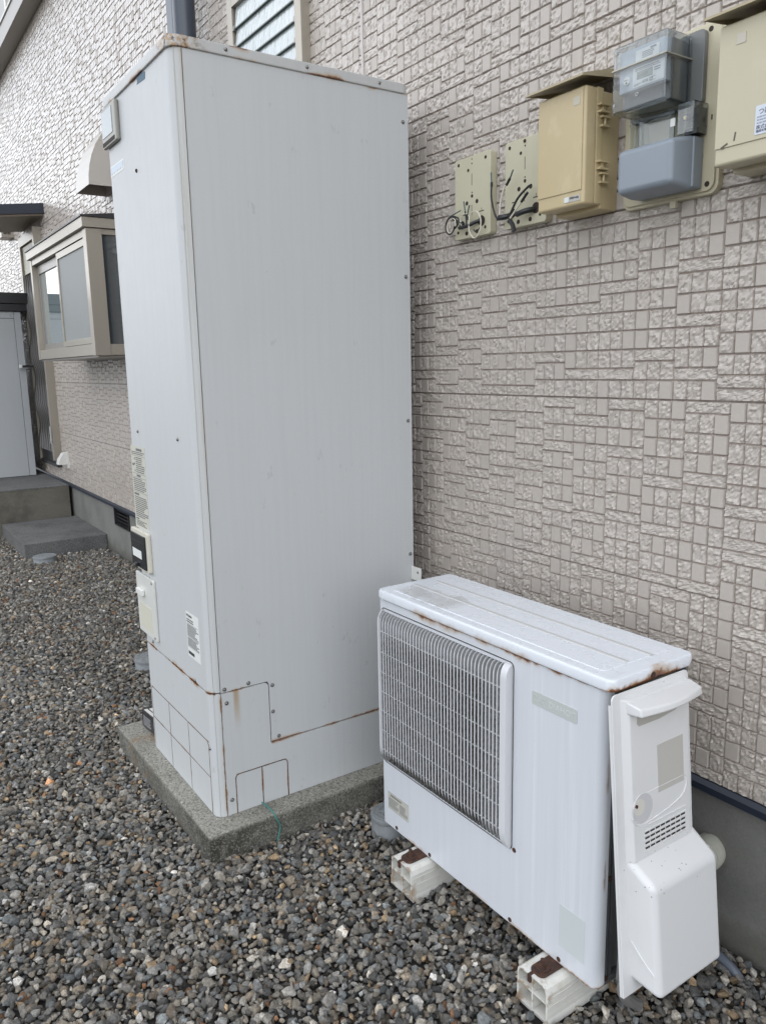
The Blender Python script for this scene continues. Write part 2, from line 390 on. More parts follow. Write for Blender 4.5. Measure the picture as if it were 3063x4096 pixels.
mb = MB(); mb.box(-4.663, -4.655, .0, .14, .237, .392); mb.box(-4.30, -4.292, .0, .14, .237, .392); mb.box(-4.655, -4.30, .0, .14, .237, .245); mb.box(-4.655, -4.30, .12, .15, .245, .392, mi=1)
for k in range(5): mb.box(-4.655, -4.30, -.012, .012, -.0015, .0015, T=Matrix.Translation((0, .03, .265+k*.027)) @ Matrix.Rotation(math.radians(-35), 4, 'X'))
mb.build('foundation_vent', [DARKM, HOLE], house, 'dark louvred vent in the foundation')
ROOF = Mat('roof_metal', (.03, .033, .04), .5)
mb = MB(); mb.box(WX0-.3, WX1+.3, -.45, 7.9, 6.0, 6.12); mb.prism([(-.45, 6.12), (7.9, 6.12), (3.7, 7.6)], 'x', WX0-.3, WX1+.3); mb.build('roof', ROOF, house)

# balcony band, top left
mb = MB(); mb.box(-9.4, -5.0, -.13, -.008, 4.22, 4.36, bev=.004); mb.build('balcony_band', ALUG, house)
mb = MB(); mb.box(-9.4, -5.0, -.14, -.008, 4.362, 4.378, bev=.002); mb.build('balcony_rail', WHITEP, house)
for x in (-6.3, -5.6):
    mb = MB(); mb.box(x, x+.06, -.12, -.06, 4.378, 5.4); mb.build('balcony_post', WHITEP, house)
mb = MB(); mb.box(-9.4, -6.3, -.10, -.07, 4.378, 5.4); mb.build('balcony_panel', ALUG, house)
for k in range(3):
    mb = MB(); mb.box(-6.2+k*.2, -6.17+k*.2, -.04, -.008, 4.378, 5.4); mb.build('balcony_slat', DARKM, house)

# louvre window
lw = MB(); x0, x1, z0, z1 = -2.005, -1.345, 2.18, 2.985
for a in ((x0, x0+.05, z0, z1), (x1-.05, x1, z0, z1), (x0+.05, x1-.05, z1-.04, z1), (x0+.05, x1-.05, z0, z0+.04)): lw.box(a[0], a[1], -.045, -.004, a[2], a[3], bev=.003)
lwo = lw.build('louvre_window', ALU, house, 'window of tilted frosted glass louvres above the tank')
mb = MB(); mb.box(x0+.05, x1-.05, -.006, -.003, z0+.04, z1-.04); mb.build('window_backing', HOLE, lwo)
FROST = Mat('frosted_glass', (.36, .41, .41), .2, spec=.8, coat=.6, coat_r=.1)
FROST.mix(FROST.noise(70, 3, .6, (1, 1, .3)).ramp(.4, .65, 0, .6), (.50, .55, .55))
FROST.bump(FROST.noise(55, 3, .5, (1, 1, .35)), .8, .005)
GREEN = Mat('green_glass_edge', (.035, .06, .05), .3)
for k in range(10):
    z = 2.936-k*.0735
    if z-.075 < z0+.03: break
    T = Matrix.Translation((0, -.03, z-.036)) @ Matrix.Rotation(math.radians(-7), 4, 'X')
    mb = MB(); mb.box(x0+.062, x1-.062, -.003, .003, -.04, .055, T=T); mb.box(x0+.060, x1-.060, -.0045, .004, -.0455, -.0405, mi=1, T=T)
    mb.box(x0+.05, x0+.062, -.008, .006, -.05, -.03, mi=2, T=T); mb.box(x1-.062, x1-.05, -.008, .006, -.05, -.03, mi=2, T=T)
    mb.build('louvre_blade', [FROST, GREEN, ALUG], lwo)

# downpipes
PIPE = Mat('navy_pvc', (.045, .056, .075), .28)
mb = MB(); mb.cyl((-2.36, -.10, .05), (-2.36, -.10, 5.95), .052, 28)
for z in (2.1, 3.6, 5.2): mb.box(-2.42, -2.30, -.06, -.005, z, z+.03)
mb.build('drainpipe', PIPE, house)
mb = MB(); mb.box(-2.66, -2.575, -.075, -.012, .05, 5.95, bev=.006); mb.build('drainpipe', PIPE, house)

# bay window
bay = thing('bay_window', (-4.26, 0, 1.5), '', ''); del bay['label'], bay['category']; bay.parent = house
BX0, BX1, BY, BZ0, BZ1 = -5.095, -3.446, -.35, 1.505, 2.30
mb = MB()
for x in (BX0, BX1-.005): pass
mb.box(BX1-.075, BX1, BY, BY+.092, 1.505, 2.235, bev=.002)         # corner post right
mb.box(BX0, BX0+.05, BY, BY+.092, 1.505, 2.235, bev=.002)
mb.box(BX0+.05, BX1-.075, BY+.004, -.01, 1.507, 1.575, bev=.002)   # sill
mb.box(BX0+.05, BX1-.075, BY+.004, -.01, 2.195, 2.235)            # head
mb.box(BX1-.05, BX1-.004, BY+.092, -.01, 1.507, 1.572); mb.box(BX1-.05, BX1-.006, BY+.092, -.01, 2.205, 2.235)
mb.box(BX0, BX0+.03, BY+.092, -.01, 1.507, 2.235); mb.box(BX1-.05, BX1-.003, -.06, -.01, 1.572, 2.205)
mb.build('bay_frame', ALU, bay)
mb = MB(); mb.box(BX0-.02, BX1+.012, BY-.02, -.008, 2.238, 2.295, bev=.003); mb.build('bay_cornice', ALU, bay)
mb = MB(); mb.prism([(BY-.028, 2.296), (-.008, 2.296), (-.008, 2.345), (BY-.028, 2.304)], 'x', BX0-.03, BX1+.02); mb.build('bay_roof', DARKM, bay)
mb = MB(); mb.box(BX0+.02, BX1-.02, BY+.02, -.012, 1.494, 1.5045); mb.build('bay_underside', ALUG, bay)
SCREEN = Mat('insect_screen', (.235, .245, .24), .55); SCREEN.mix(SCREEN.noise(3, 3).ramp(.4, .6, 0, .3), (.26, .27, .26))
ws = thing('sliding_sash', (-4, 0, 1.5), '', ''); del ws['label'], ws['category']; ws.parent = bay; ws.location = Vector((-4, 0, 1.5))-Vector((-4.26, 0, 1.5))
mb = MB()
for a in ((-4.285, -4.255, 1.578, 2.19), (-3.545, -3.515, 1.578, 2.19), (-4.255, -3.545, 1.578, 1.615), (-4.255, -3.545, 2.15, 2.19)): mb.box(a[0], a[1], -.340, -.320, a[2], a[3], bev=.002)
mb.build('sash_frame', ALU, ws); mb = MB(); mb.box(-4.255, -3.545, -.331, -.329, 1.615, 2.15); mb.build('screen_mesh', SCREEN, ws)
ws2 = thing('sliding_sash', (-4.7, 0, 1.5), '', ''); del ws2['label'], ws2['category']; ws2.parent = bay; ws2.location = Vector((-4.7, 0, 1.5))-Vector((-4.26, 0, 1.5))
mb = MB()
for a in ((-5.045, -5.005, 1.578, 2.19), (-4.30, -4.268, 1.578, 2.19), (-5.005, -4.30, 1.578, 1.62), (-5.005, -4.30, 2.13, 2.19)): mb.box(a[0], a[1], -.312, -.290, a[2], a[3], bev=.002)
mb.build('sash_frame', ALUG, ws2)
PANE = Mat('window_pane', (.20, .26, .27), .03, spec=1.0, coat=1, coat_r=.01)
mb = MB(); mb.box(-5.005, -4.30, -.302, -.299, 1.62, 2.13); mb.build('pane', PANE, ws2)
mb = MB(); mb.box(BX1-.026, BX1-.022, BY+.092, -.06, 1.572, 2.205); mb.build('side_pane', GLASS, bay)
mb = MB(); mb.box(BX0+.05, BX1-.06, -.03, -.02, 1.576, 2.19); mb.build('room_curtain', Mat('curtain', (.5, .5, .48), .9), bay)

# door with wavy grille, awning, far vent
door = thing('side_door', (-6.7, 0, .5), '', ''); del door['label'], door['category']; door.parent = house
mb = MB(); mb.box(-7.10, -7.04, -.05, -.004, .545, 2.68, bev=.002); mb.box(-6.32, -6.262, -.075, -.004, .60, 2.68, bev=.002); mb.box(-7.04, -6.32, -.05, -.004, 2.60, 2.68); mb.build('door_frame', ALU, door)
mb = MB(); mb.box(-7.04, -6.32, -.030, -.004, .545, .66); mb.box(-7.04, -6.30, -.045, -.004, .53, .56); mb.build('threshold', DARKM, door)
mb = MB(); mb.box(-7.04, -6.32, -.008, -.004, .66, 2.60); mb.build('door_leaf', HOLE, door)
mb = MB(); mb.box(-7.03, -6.33, -.03, -.01, 2.34, 2.59); mb.build('top_panel', CREAM, door)
GRILL = Mat('grey_grille', (.12, .115, .11), .4, .3)
mb = MB()
for k in range(9):
    x = -7.0+k*.083
    mb.tube([(x+.018*math.sin(z*14+.0*k), -.04+.014*math.cos(z*14), z) for z in np.arange(.67, 2.34, .05)], .011, 6, sub=2)
mb.build('wavy_grille', GRILL, door)
BST = Mat('bright_steel', (.5, .5, .5), .25, .8)
for z in (.76, 2.3):
    mb = MB(); mb.cyl((-6.262, -.085, z), (-6.262, -.085, z+.16), .011, 10); mb.build('hinge', BST, door)
mb = MB(); mb.box(-6.92, -6.9, -.17, -.03, 1.46, 1.48); mb.box(-6.93, -6.86, -.185, -.165, 1.455, 1.485, bev=.003, mi=1); mb.build('door_lever', [DARKM, WHITEP], door)
aw = thing('awning', (-6.55, 0, 2.75), '', ''); del aw['label'], aw['category']; aw.parent = house
mb = MB(); mb.prism([(-.004, 2.765), (-.004, 2.85), (-.95, 2.735), (-.95, 2.665)], 'x', -7.06, -6.075); mb.build('awning_roof', NAVY, aw)
mb = MB(); mb.prism([(-.006, 2.750), (-.006, 2.7645), (-.93, 2.6645), (-.93, 2.650)], 'x', -7.05, -6.095); mb.build('awning_soffit', Mat('brown_soffit', (.23, .19, .15), .5), aw)
mb = MB(); mb.prism([(-.004, 2.95), (-.05, 2.94), (-.10, 2.89), (-.12, 2.82), (-.12, 2.76), (-.004, 2.76)], 'x', -7.75, -7.52)
for k in range(5): mb.box(-7.521, -7.512, -.10+k*.014, -.093+k*.014, 2.79, 2.90, mi=1)
mb.build('exhaust_hood', [ALU, HOLE], house)
# range hood vent
HOODM = Mat('beige_painted_hood', (.50, .465, .42), .3, .1)
pr = [(-.005, 2.565), (-.2, 2.565), (-.197, 2.62), (-.187, 2.68), (-.168, 2.745), (-.14, 2.81), (-.10, 2.87), (-.055, 2.925), (-.005, 2.965)]
mb = MB()
inn = [(y*.97, max(z-.008, 2.566)) for y, z in pr]
for a, b_ in ((-4.175, -4.171), (-3.854, -3.85)): mb.prism(pr, 'x', a, b_)
for (p, q) in zip(pr[1:], pr[2:]):
    mb.prism([p, q, (q[0]+.003, q[1]-.003), (p[0]+.004, p[1]-.0)], 'x', -4.171, -3.854)
mb.box(-4.171, -3.854, -.008, -.004, 2.565, 2.95)
mb.build('range_hood_vent', HOODM, house, 'beige curved exhaust hood on the wall behind the tank')
# small white pipe cover
mb = MB(); mb.box(-6.03, -5.99, -.02, -.004, .55, .70); mb.prism([(-.02, .69), (-.045, .685), (-.085, .63), (-.095, .585), (-.02, .585)], 'x', -6.1, -6.0)
tag(mb.build('pipe_cover', WHITEP, None, origin=(-6.04, 0, .55)), 'small white plastic pipe cover on the siding beside the door threshold', 'pipe cover')

# porch, step, shed
PORCH = concrete('porch_concrete', (.155, .143, .118), (.06, .056, .045), .9, .3); TOPC = concrete('weathered_concrete', (.15, .15, .145), (.06, .06, .062), .9, .8)
mb = MB(); mb.box(-9.4, -6.035, -1.7, -.02, -.2, .385, mi=0); mb.box(-9.4, -6.03, -1.705, -.02, .385, .394, mi=1)
tag(mb.build('concrete_porch', [PORCH, TOPC], None, origin=(-7.7, -.8, 0)), 'raised concrete porch that carries the white shed', 'porch')
mb = MB(); mb.box(-5.99, -4.955, -.615, .01, -.2, .11, bev=.008, segs=2); mb.cyl((-5.05, -.5, .1095), (-5.05, -.5, .112), .03, 16)
tag(mb.build('concrete_step', TOPC, None, origin=(-5.47, -.3, 0)), 'low concrete step in front of the porch, against the house foundation', 'step')
SHEDM = paint('shed_paint', (.42, .435, .44), .35, .04)
sh = thing('storage_shed', (-7.6, -1, .394), 'pale grey steel storage shed with dark roof standing on the porch at the left', 'shed')
mb = MB(); mb.box(-8.3, -6.975, -1.65, -.125, .40, 1.99); mb.build('shed_body', Mat('shed_core', (.03, .03, .03), .6), sh)
mb = MB(); mb.box(-6.975, -6.965, -1.65, -.182, .40, 1.925); mb.build('side_panel', SHEDM, sh)
mb = MB(); mb.box(-6.976, -6.962, -.178, -.118, .40, 1.99, bev=.002); mb.build('corner_post', SHEDM, sh)
mb = MB(); mb.box(-6.976, -6.963, -1.65, -.180, 1.929, 1.99, bev=.002); mb.dome((-6.962, -.21, 1.955), (1, 0, 0), .009); mb.build('top_rail', SHEDM, sh)
mb = MB(); mb.box(-8.35, -6.93, -1.7, -.06, 1.995, 2.06, bev=.004); mb.box(-8.36, -6.915, -1.71, -.05, 2.063, 2.165, bev=.006); mb.build('shed_roof', DARKM, sh)

# ------------------------------------------------------------ slab under the tank
SLAB = concrete('slab_concrete', (.27, .26, .225), (.16, .155, .13), 2.5, .9)
px, py, pz = SLAB.pos()
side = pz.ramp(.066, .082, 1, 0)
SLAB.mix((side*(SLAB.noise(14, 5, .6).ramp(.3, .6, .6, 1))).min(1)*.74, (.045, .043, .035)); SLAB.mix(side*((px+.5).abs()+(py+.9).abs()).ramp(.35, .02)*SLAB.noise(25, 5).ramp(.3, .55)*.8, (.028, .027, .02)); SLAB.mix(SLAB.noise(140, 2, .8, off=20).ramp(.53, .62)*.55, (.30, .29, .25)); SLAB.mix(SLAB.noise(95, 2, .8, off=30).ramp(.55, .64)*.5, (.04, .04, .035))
SLAB.mix(SLAB.noise(7, 4, .6, off=5).ramp(.55, .66, 0, .55)*seg(py, -.92, -.80, .02)*seg(px, -1.3, -.75, .1), (.22, .13, .055))
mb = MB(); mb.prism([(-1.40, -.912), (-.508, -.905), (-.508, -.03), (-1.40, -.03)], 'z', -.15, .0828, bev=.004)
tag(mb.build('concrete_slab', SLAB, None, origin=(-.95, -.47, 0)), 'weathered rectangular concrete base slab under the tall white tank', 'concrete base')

# ------------------------------------------------------------ tank
TX0, TX1, TY0, TY1, TZ0, TZ1 = -1.188, -.5816, -.8478, -.112, .0835, 2.214
tank = thing('water_heater_tank', (-.885, -.48, .083), 'tall white rust-streaked water heater tank standing on the concrete base', 'water heater')
TP = paint('tank_white_paint', (.505, .518, .517), .45, .04, spec=.3, blot=.1); TP.bump(TP.noise(2.2, 2, .4), .12, .012)
px, py, pz = TP.pos(); scuffs(TP, 3, .5)
isside = px.ramp(-.586, -.5825)            # the wide face turned to the heat pump
front = 1-isside
d_front = (pz-.4785).abs()+isside*1.0
rust(TP, d_front, .0075, 1.0, 1)
d1 = (pz-.476).abs()+(py+.665).max(0)*3+front
rust(TP, d1, .005, 1.0, 2)
d2 = (pz-.2775).abs()+(py*-1-.66).max(0)*3+front
rust(TP, d2, .0042, .95, 3)
d3 = (py+.8175).abs()+front+pz.ramp(.45, .50, 0, .02)
rust(TP, d3, .0034, .9, 4)
dk = ((pz-.208).abs()+(py+.698).abs()._m('SUBTRACT', .085).max(0)*3).min((py+.698).abs().min((py+.784).abs()).min((py+.612).abs())+(pz-.20).max(0)*3)+front
rust(TP, dk, .0028, .7, 5)
df = ((pz-.317).abs().min((pz-.202).abs())+(px+.62).max(0)*3+(px*-1-1.15).max(0)*3).min((px+.972).abs().min((px+.793).abs()).min((px+.622).abs()).min((px+1.152).abs())+(pz-.31).max(0)*3)+isside
rust(TP, df, .0026, .6, 6)
dtop = (pz-2.213).abs()*.8+TP.noise(3, 3).ramp(.45, .6, .03, 0)
rust(TP, dtop, .005, .8, 7)
run = TP.noise(90, 3, .5, (1, 1, .02), off=8)
TP.mix(((py+.826).abs().ramp(.016, .004)*isside.max(.6)*run.ramp(.4, .6, .2, 1)*pz.ramp(.5, 1.9, .1, .8)), (.38, .33, .23))
TP.mix(((py+.768).abs().ramp(.014, .003)*isside*pz.ramp(.33, .465)*pz.ramp(.475, .478, 1, 0)*run.ramp(.3, .6, .3, 1))*.75, (.32, .19, .06))
CORE = Mat('dark_gap', (.02, .013, .01), .8)
mb = MB(); mb.prism(rrect(TX0+.004, TX1-.004, TY0+.004, TY1-.002, .03), 'z', TZ0+.003, TZ1-.002); mb.build('inner_core', CORE, tank)
def wrap(z0, z1, name, label=None):
    r = .032; o = [(TX0, TY1-.05)]
    for k in range(9):
        a = math.radians(180+90*k/8); o.append((TX0+r+r*math.cos(a), TY0+r+r*math.sin(a)))
    for k in range(9):
        a = math.radians(270+90*k/8); o.append((TX1-r+r*math.cos(a), TY0+r+r*math.sin(a)))
    o[-1] = (TX1, -.8186)
    i = [(x+(.004 if x < -.885 else -.004)*(1 if abs(y-TY0) > .001 else 0), max(y, TY0+.004)) for x, y in o[::-1]]
    o.append((TX1-.006, -.8186)); i = [(TX1-.006, TY0+.01), (TX0+.01, TY0+.01), (TX0+.01, TY1-.05)]
    mb = MB(); mb.prism(o+i, 'z', z0, z1); return mb.build(name, TP, tank, label)
wrap(.4805, TZ1, 'front_panel'); wrap(TZ0, .4765, 'lower_front_panel')
# side panels with stepped joint
ys, yb = -.8162, TY1
step = [(ys, .4775), (-.675, .4775)]
for k in range(1, 7):
    a = math.radians(90-90*k/6); step.append((-.675+.014*math.cos(a), .4635+.014*math.sin(a)))
step += [(-.661, .2785), (yb, .2785)]
up_ = step+[(yb, TZ1), (ys, TZ1)]
mb = MB(); mb.prism(up_, 'x', TX1-.005, TX1); sp_ = mb.build('side_panel', TP, tank)
lo = [(y-(.0028 if i > 1 and i < 9 else 0), z-.0028) for i, (y, z) in enumerate(step)]
lo = lo+[(yb, TZ0), (ys, TZ0)]
mb = MB(); mb.prism(lo, 'x', TX1-.005, TX1-.0003); lp_ = mb.build('lower_side_panel', TP, tank)
mb = MB(); mb.box(TX0-.001, TX0+.004, TY1-.051, TY1, TZ0, TZ1); mb.box(TX0+.01, TX1-.006, TY1-.002, TY1+.001, TZ0, TZ1); mb.build('back_panel', TP, tank)
# punched knock-outs: thin cut lines
def groove(mb, pts, w=.0008, plane='x', v=TX1, d=.0006):
    for (a, b_) in zip(pts, pts[1:]):
        L = math.hypot(b_[0]-a[0], b_[1]-a[1]); ang = math.atan2(b_[1]-a[1], b_[0]-a[0])
        if plane == 'x': T = Matrix.Translation((v, a[0], a[1])) @ Matrix.Rotation(ang, 4, 'X'); mb.box(-.001, d, -w*.3, L+w*.3, -w, w, T=T)
        else: T = Matrix.Translation((a[0], v, a[1])) @ Matrix.Rotation(-ang, 4, 'Y'); mb.box(-w*.3, L+w*.3, -d, .001, -w, w, T=T)
GRV = Mat('rusty_cut_line', (.045, .022, .014), .8); GRV.mix(GRV.noise(60, 3).ramp(.45, .6), (.16, .08, .04))
mb = MB(); kk = [(-.785, TZ0)]+[(-.785+.012-.012*math.cos(math.radians(a)), .196+.012*math.sin(math.radians(a))) for a in range(0, 91, 30)]+[(-.611-.012+.012*math.sin(math.radians(a)), .196+.012*math.cos(math.radians(a))) for a in range(0, 91, 30)]+[(-.611, TZ0)]
groove(mb, kk, .0013); groove(mb, [(-.698, .208), (-.698, TZ0)], .0011); mb.build('knockout_line', GRV, lp_)
mb = MB(); kk = [(-1.152, TZ0), (-1.152, .306), (-1.14, .317), (-.634, .317), (-.622, .305), (-.622, TZ0)]
groove(mb, kk, .001, 'y', TY0); groove(mb, [(-1.152, .202), (-.622, .202)], .0008, 'y', TY0)
for x in (-.972, -.793): groove(mb, [(x, .317), (x, TZ0)], .0008, 'y', TY0)
mb.build('knockout_line', GRV, [o for o in tank.children if o.name == 'lower_front_panel'][0])
# lid
LIDM = paint('lid_paint', (.47, .475, .465), .42, .04)
px, py, pz = LIDM.pos()
rust(LIDM, (pz-2.2145).abs()+LIDM.noise(6, 3).ramp(.42, .62, .012, 0), .006, .9, 1)
rust(LIDM, (pz-2.240).abs()+LIDM.noise(5, 3, off=2).ramp(.46, .6, .02, 0), .005, .6, 2)
cnr = ((px+.60).abs()+(py+.83).abs()); LIDM.mix(cnr.ramp(.11, .03)*LIDM.noise(45, 5, .65).ramp(.38, .6), RUSTY); LIDM.mix(cnr.ramp(.12, .03)*LIDM.noise(70, 5, .7, off=6).ramp(.5, .62), RUSTD)
mb = MB(); mb.prism(rrect(TX0-.007, TX1+.006, TY0-.007, TY1+.006, .032, 6), 'z', 2.2135, 2.2425, bev=.005)
lid = mb.build('lid', LIDM, tank)
for y in (-.699, -.459, -.218):
    mb = MB(); mb.dome((TX1+.006, y, 2.2285), (1, 0, 0), .0052, .7); mb.build('lid_screw', STEEL, lid)
for (y, z) in ((-.131, 2.135), (-.128, 1.684), (-.127, 1.236), (-.125, .793), (-.804, .486), (-.728, .487), (-.650, .461), (-.652, .376), (-.636, .291), (-.800, .442), (-.800, .131)):
    mb = MB(); mb.cyl((TX1-.0005, y, z), (TX1+.0008, y, z), .0062, 14); mb.dome((TX1+.0006, y, z), (1, 0, 0), .0048, .8); mb.build('screw', STEEL, tank)
for (x, z) in ((-.906, 1.981), (-1.083, 1.218), (-.712, 1.216), (-1.165, .30), (-.613, .30), (-.70, .486), (-1.09, .497)):
    mb = MB(); mb.dome((x, TY0, z), (0, -1, 0), .006, .8); mb.build('screw', RUSTM if z > 1.9 or z < .3 else STEEL, tank)
# fittings on the tank front
F = TY0
PLATE = Mat('grey_plastic', (.27, .26, .225), .4)
mb = MB(); mb.box(-1.178, -1.030, F-.014, F, 2.094, 2.208, bev=.005); o = mb.build('display_cover', PLATE, tank, 'grey weathered cover at the top of the tank front')
mb = MB(); mb.box(-1.166, -1.062, F-.0155, F-.014, 2.122, 2.196, bev=.0005); mb.build('cover_window', Mat('dull_grey_window', (.32, .35, .36), .25), o)
mb = MB(); mb.box(-1.17, -1.045, F-.0150, F-.013, 2.099, 2.110); mb.build('cover_slot', HOLE, o)
mb = MB(); mb.prism([(-.848, 2.214), (-.846, 2.200), (-.852, 2.196), (-.78, 2.191), (-.776, 2.205), (-.780, 2.210)][::-1], 'y', F-.0008, F); mb.build('blue_sticker', STICK, tank, 'torn blue grey sticker under the lid')
mb = MB(); mb.prism(rrect(-1.158, -1.022, 2.010, 2.040, .003), 'y', F-.0006, F); o = mb.build('brand_sticker', PALE, tank)
mb = MB(); pts = [(-1.154, 2.036), (-1.154, 2.018)]+[(-1.15+k*.0145, 2.015+(.005 if k % 2 else 0)) for k in range(9)]+[(-1.026, 2.036)]; mb.prism(pts, 'y', F-.0012, F-.0006); mb.build('blue_patch', Mat('pale_blue_print', (.38, .45, .52), .35), o)
# long instruction label
LBL = Mat('aged_label', (.50, .49, .42), .5)
mb = MB(); mb.prism([(-1.178, 1.168), (-1.183, .886), (-1.036, .892), (-1.028, 1.166)], 'y', F-.0006, F); o = mb.build('instruction_label', LBL, tank)
mb = MB(); f = F-.0006
mb.box(-1.12, -1.06, f-.0005, f, 1.152, 1.160); lines_y(mb, -1.17, -1.035, 1.138, 1.150, 2, f, seed=2)
for z in (1.135, 1.075, 1.062, 1.012): mb.box(-1.174, -1.034, f-.0004, f, z-.0005, z+.0005)
lines_y(mb, -1.13, -1.04, 1.078, 1.132, 8, f, seed=3); mb.box(-1.168, -1.15, f-.0004, f, 1.10, 1.108)
for z in (1.125, 1.108, 1.085): mb.prism([(-1.148, z-.004), (-1.138, z-.004), (-1.143, z+.005)], 'y', f-.0005, f)
mb.box(-1.13, -1.09, f-.0005, f, 1.065, 1.072); lines_y(mb, -1.168, -1.04, 1.015, 1.060, 7, f, seed=4)
mb.box(-1.17, -1.12, f-.0005, f, 1.001, 1.008); lines_y(mb, -1.168, -1.04, .925, .998, 11, f, seed=5)
mb.box(-1.17, -1.14, f-.0005, f, .917, .922); lines_y(mb, -1.168, -1.06, .895, .915, 4, f, seed=6)
mb.build('small_print', Mat('label_ink', (.13, .13, .13), .6), o)
# breaker window
IV = Mat('ivory_plastic', (.60, .57, .48), .35)
mb = MB(); mb.prism(rrect(-1.205, -1.032, .748, .885, .008), 'y', F-.014, F, bev=.003); o = mb.build('breaker_box', IV, tank, 'black breaker window in an ivory frame')
mb = MB(); mb.prism(rrect(-1.196, -1.047, .757, .872, .004), 'y', F-.019, F-.014, bev=.0015); p = mb.build('black_cover', Mat('black_plastic', (.02, .02, .022), .25), o)
mb = MB(); mb.box(-1.18, -1.085, F-.0196, F-.019, .790, .818); mb.build('white_tag', PALE, o)
mb = MB(); mb.box(-1.18, -1.072, F-.0198, F-.019, .846, .8475); mb.build('trim_line', BLACK, o)
mb = MB(); mb.box(-1.145, -1.125, F-.028, F-.019, .758, .772, bev=.002); mb.build('latch', BLACK, o)
mb = MB(); mb.prism(rrect(-1.205, -1.018, .514, .728, .006), 'y', F-.009, F, bev=.003); o = mb.build('terminal_cover', Mat('ivory_cover', (.60, .60, .56), .4), tank)
mb = MB(); mb.box(-1.175, -1.115, F-.022, F-.009, .655, .676, bev=.003); mb.build('cover_knob', WHITEP, o)
mb = MB(); mb.box(-1.18, -1.055, F-.0098, F-.009, .535, .622); mb.build('yellowed_label', Mat('yellowed_label', (.58, .56, .46), .5), o)
for (x, z) in ((-1.035, .716), (-1.035, .526)):
    mb = MB(); mb.dome((x, F-.009, z), (0, -1, 0), .005); mb.build('cover_screw', STEEL, o)
# rating label
mb = MB(); mb.box(-.743, -.642, F-.0006, F, .554, .696); o = mb.build('rating_label', PALE, tank)
mb = MB(); f = F-.0006
lines_y(mb, -.738, -.66, .663, .677, 2, f, seed=8); 
for z in (.660, .618, .586): mb.box(-.738, -.648, f-.0004, f, z-.0004, z+.0004)
lines_y(mb, -.738, -.648, .620, .658, 8, f, seed=9); lines_y(mb, -.738, -.648, .588, .616, 6, f, seed=10)
x = -.738
while x < -.69: mb.box(x, x+.0012, f-.0004, f, .562, .572); x += .0023
mb.build('small_print', INK, o); text('MITSUBISHI', .0105, (-.739, f-.0003, .682), '-y', INK, 'label_lettering', o, xs=.85)
# bracket, wire, adapter
mb = MB(); mb.box(-.581, -.528, -.122, -.119, .706, .752, bev=.001); mb.box(-.581, -.530, -.119, -.112, .706, .709)
mb.cyl((-.545, -.1225, .735), (-.545, -.1215, .735), .004, 10, mi=1); mb.build('wall_bracket', [WHITEP, HOLE], tank)
GW = Mat('green_wire_sheath', (.05, .22, .19), .4)
mb = MB(); mb.tube([(-.60, -.705, .088), (-.56, -.703, .090), (-.515, -.70, .088), (-.500, -.695, .070), (-.500, -.685, .045), (-.499, -.69, .02), (-.498, -.70, -.01)], .0022, 8)
tag(mb.build('ground_wire', GW, None, origin=(-.5, -.69, 0)), 'thin green wire hanging from the tank bottom over the concrete edge', 'wire')
T = Matrix.Translation((-1.30, -.835, .085)) @ Matrix.Rotation(math.radians(-6), 4, 'Y')
ad = thing('power_adapter', (-1.30, -.80, .083), 'small black power adapter box lying on the concrete base left of the tank', 'adapter')
mb = MB(); mb.T = T; mb.box(-.05, .10, 0, .05, .003, .072, bev=.006); mb.build('adapter_case', Mat('black_case', (.02, .021, .024), .35), ad)
mb = MB(); mb.T = T; lines_y(mb, -.025, .08, .015, .055, 7, -.0002, th=.0005, seed=12); mb.build('adapter_print', Mat('grey_ink', (.3, .3, .31), .5), ad)
mb = MB(); mb.T = T; mb.box(-.02, .09, .004, .016, .0722, .0732); mb.box(-.015, .09, .022, .034, .0722, .0732); mb.build('adapter_stripe', WHITEP, ad)

# ------------------------------------------------------------ heat pump
HX0, HX1, HY0, HY1, HZ0, HZ1 = -.2793, .5339, -.45, -.1989, .0863, .7705
HB1 = .5165
hp = thing('heat_pump_unit', (.127, -.32, .086), 'white outdoor heat pump unit with fan grille and rusty lid edge, on two plastic blocks', 'heat pump')
HPP = paint('unit_white_paint', (.60, .62, .65), .36, .05, coat=.15, blot=.12)
px, py, pz = HPP.pos()
HPP.mix(HPP.noise(45, 3, .6, (1, 1, .03), off=2).ramp(.5, .7, 0, .5)*px.ramp(.2, .3), (.70, .71, .73))
rust(HPP, (pz-.770).abs()+px.ramp(.0, .4, .006, 0), .010, 1.0, 1)
rust(HPP, (pz-.0863).abs()*1.0+px.ramp(.3, .5, .004, 0), .006, .8, 2)
rust(HPP, ((px-.5165).abs()+(py+.428).max(0))*.8+(py+.43).abs()*.5+HPP.noise(5, 3, off=4).ramp(.45, .55, .006, 0), .002, .35, 3)
mb = MB()
gx0, gx1, gz0, gz1 = -.262, .250, .296, .738
r = .022
prof = [(gx1+.006, HY0), (HB1-r, HY0)]+[(HB1-r+r*math.sin(math.radians(a)), HY0+r-r*math.cos(math.radians(a))) for a in range(15, 91, 15)]+[(HB1, HY0+.03), (HB1-.012, HY0+.03), (HB1-.012, HY0+.012), (gx1+.006, HY0+.012)]
mb.prism(prof, 'z', HZ0, HZ1)
mb.box(HX0, gx0, HY0, HY0+.012, HZ0, HZ1); mb.box(gx0, gx1+.006, HY0, HY0+.012, HZ0, gz0); mb.box(gx0, gx1+.006, HY0, HY0+.012, gz1, HZ1)
mb.box(HX0, HX0+.003, HY0+.012, HY1, HZ0, HZ1); mb.box(HX0+.003, HB1-.014, HY1-.003, HY1, HZ0, HZ1)
hb = mb.build('front_panel', HPP, hp)
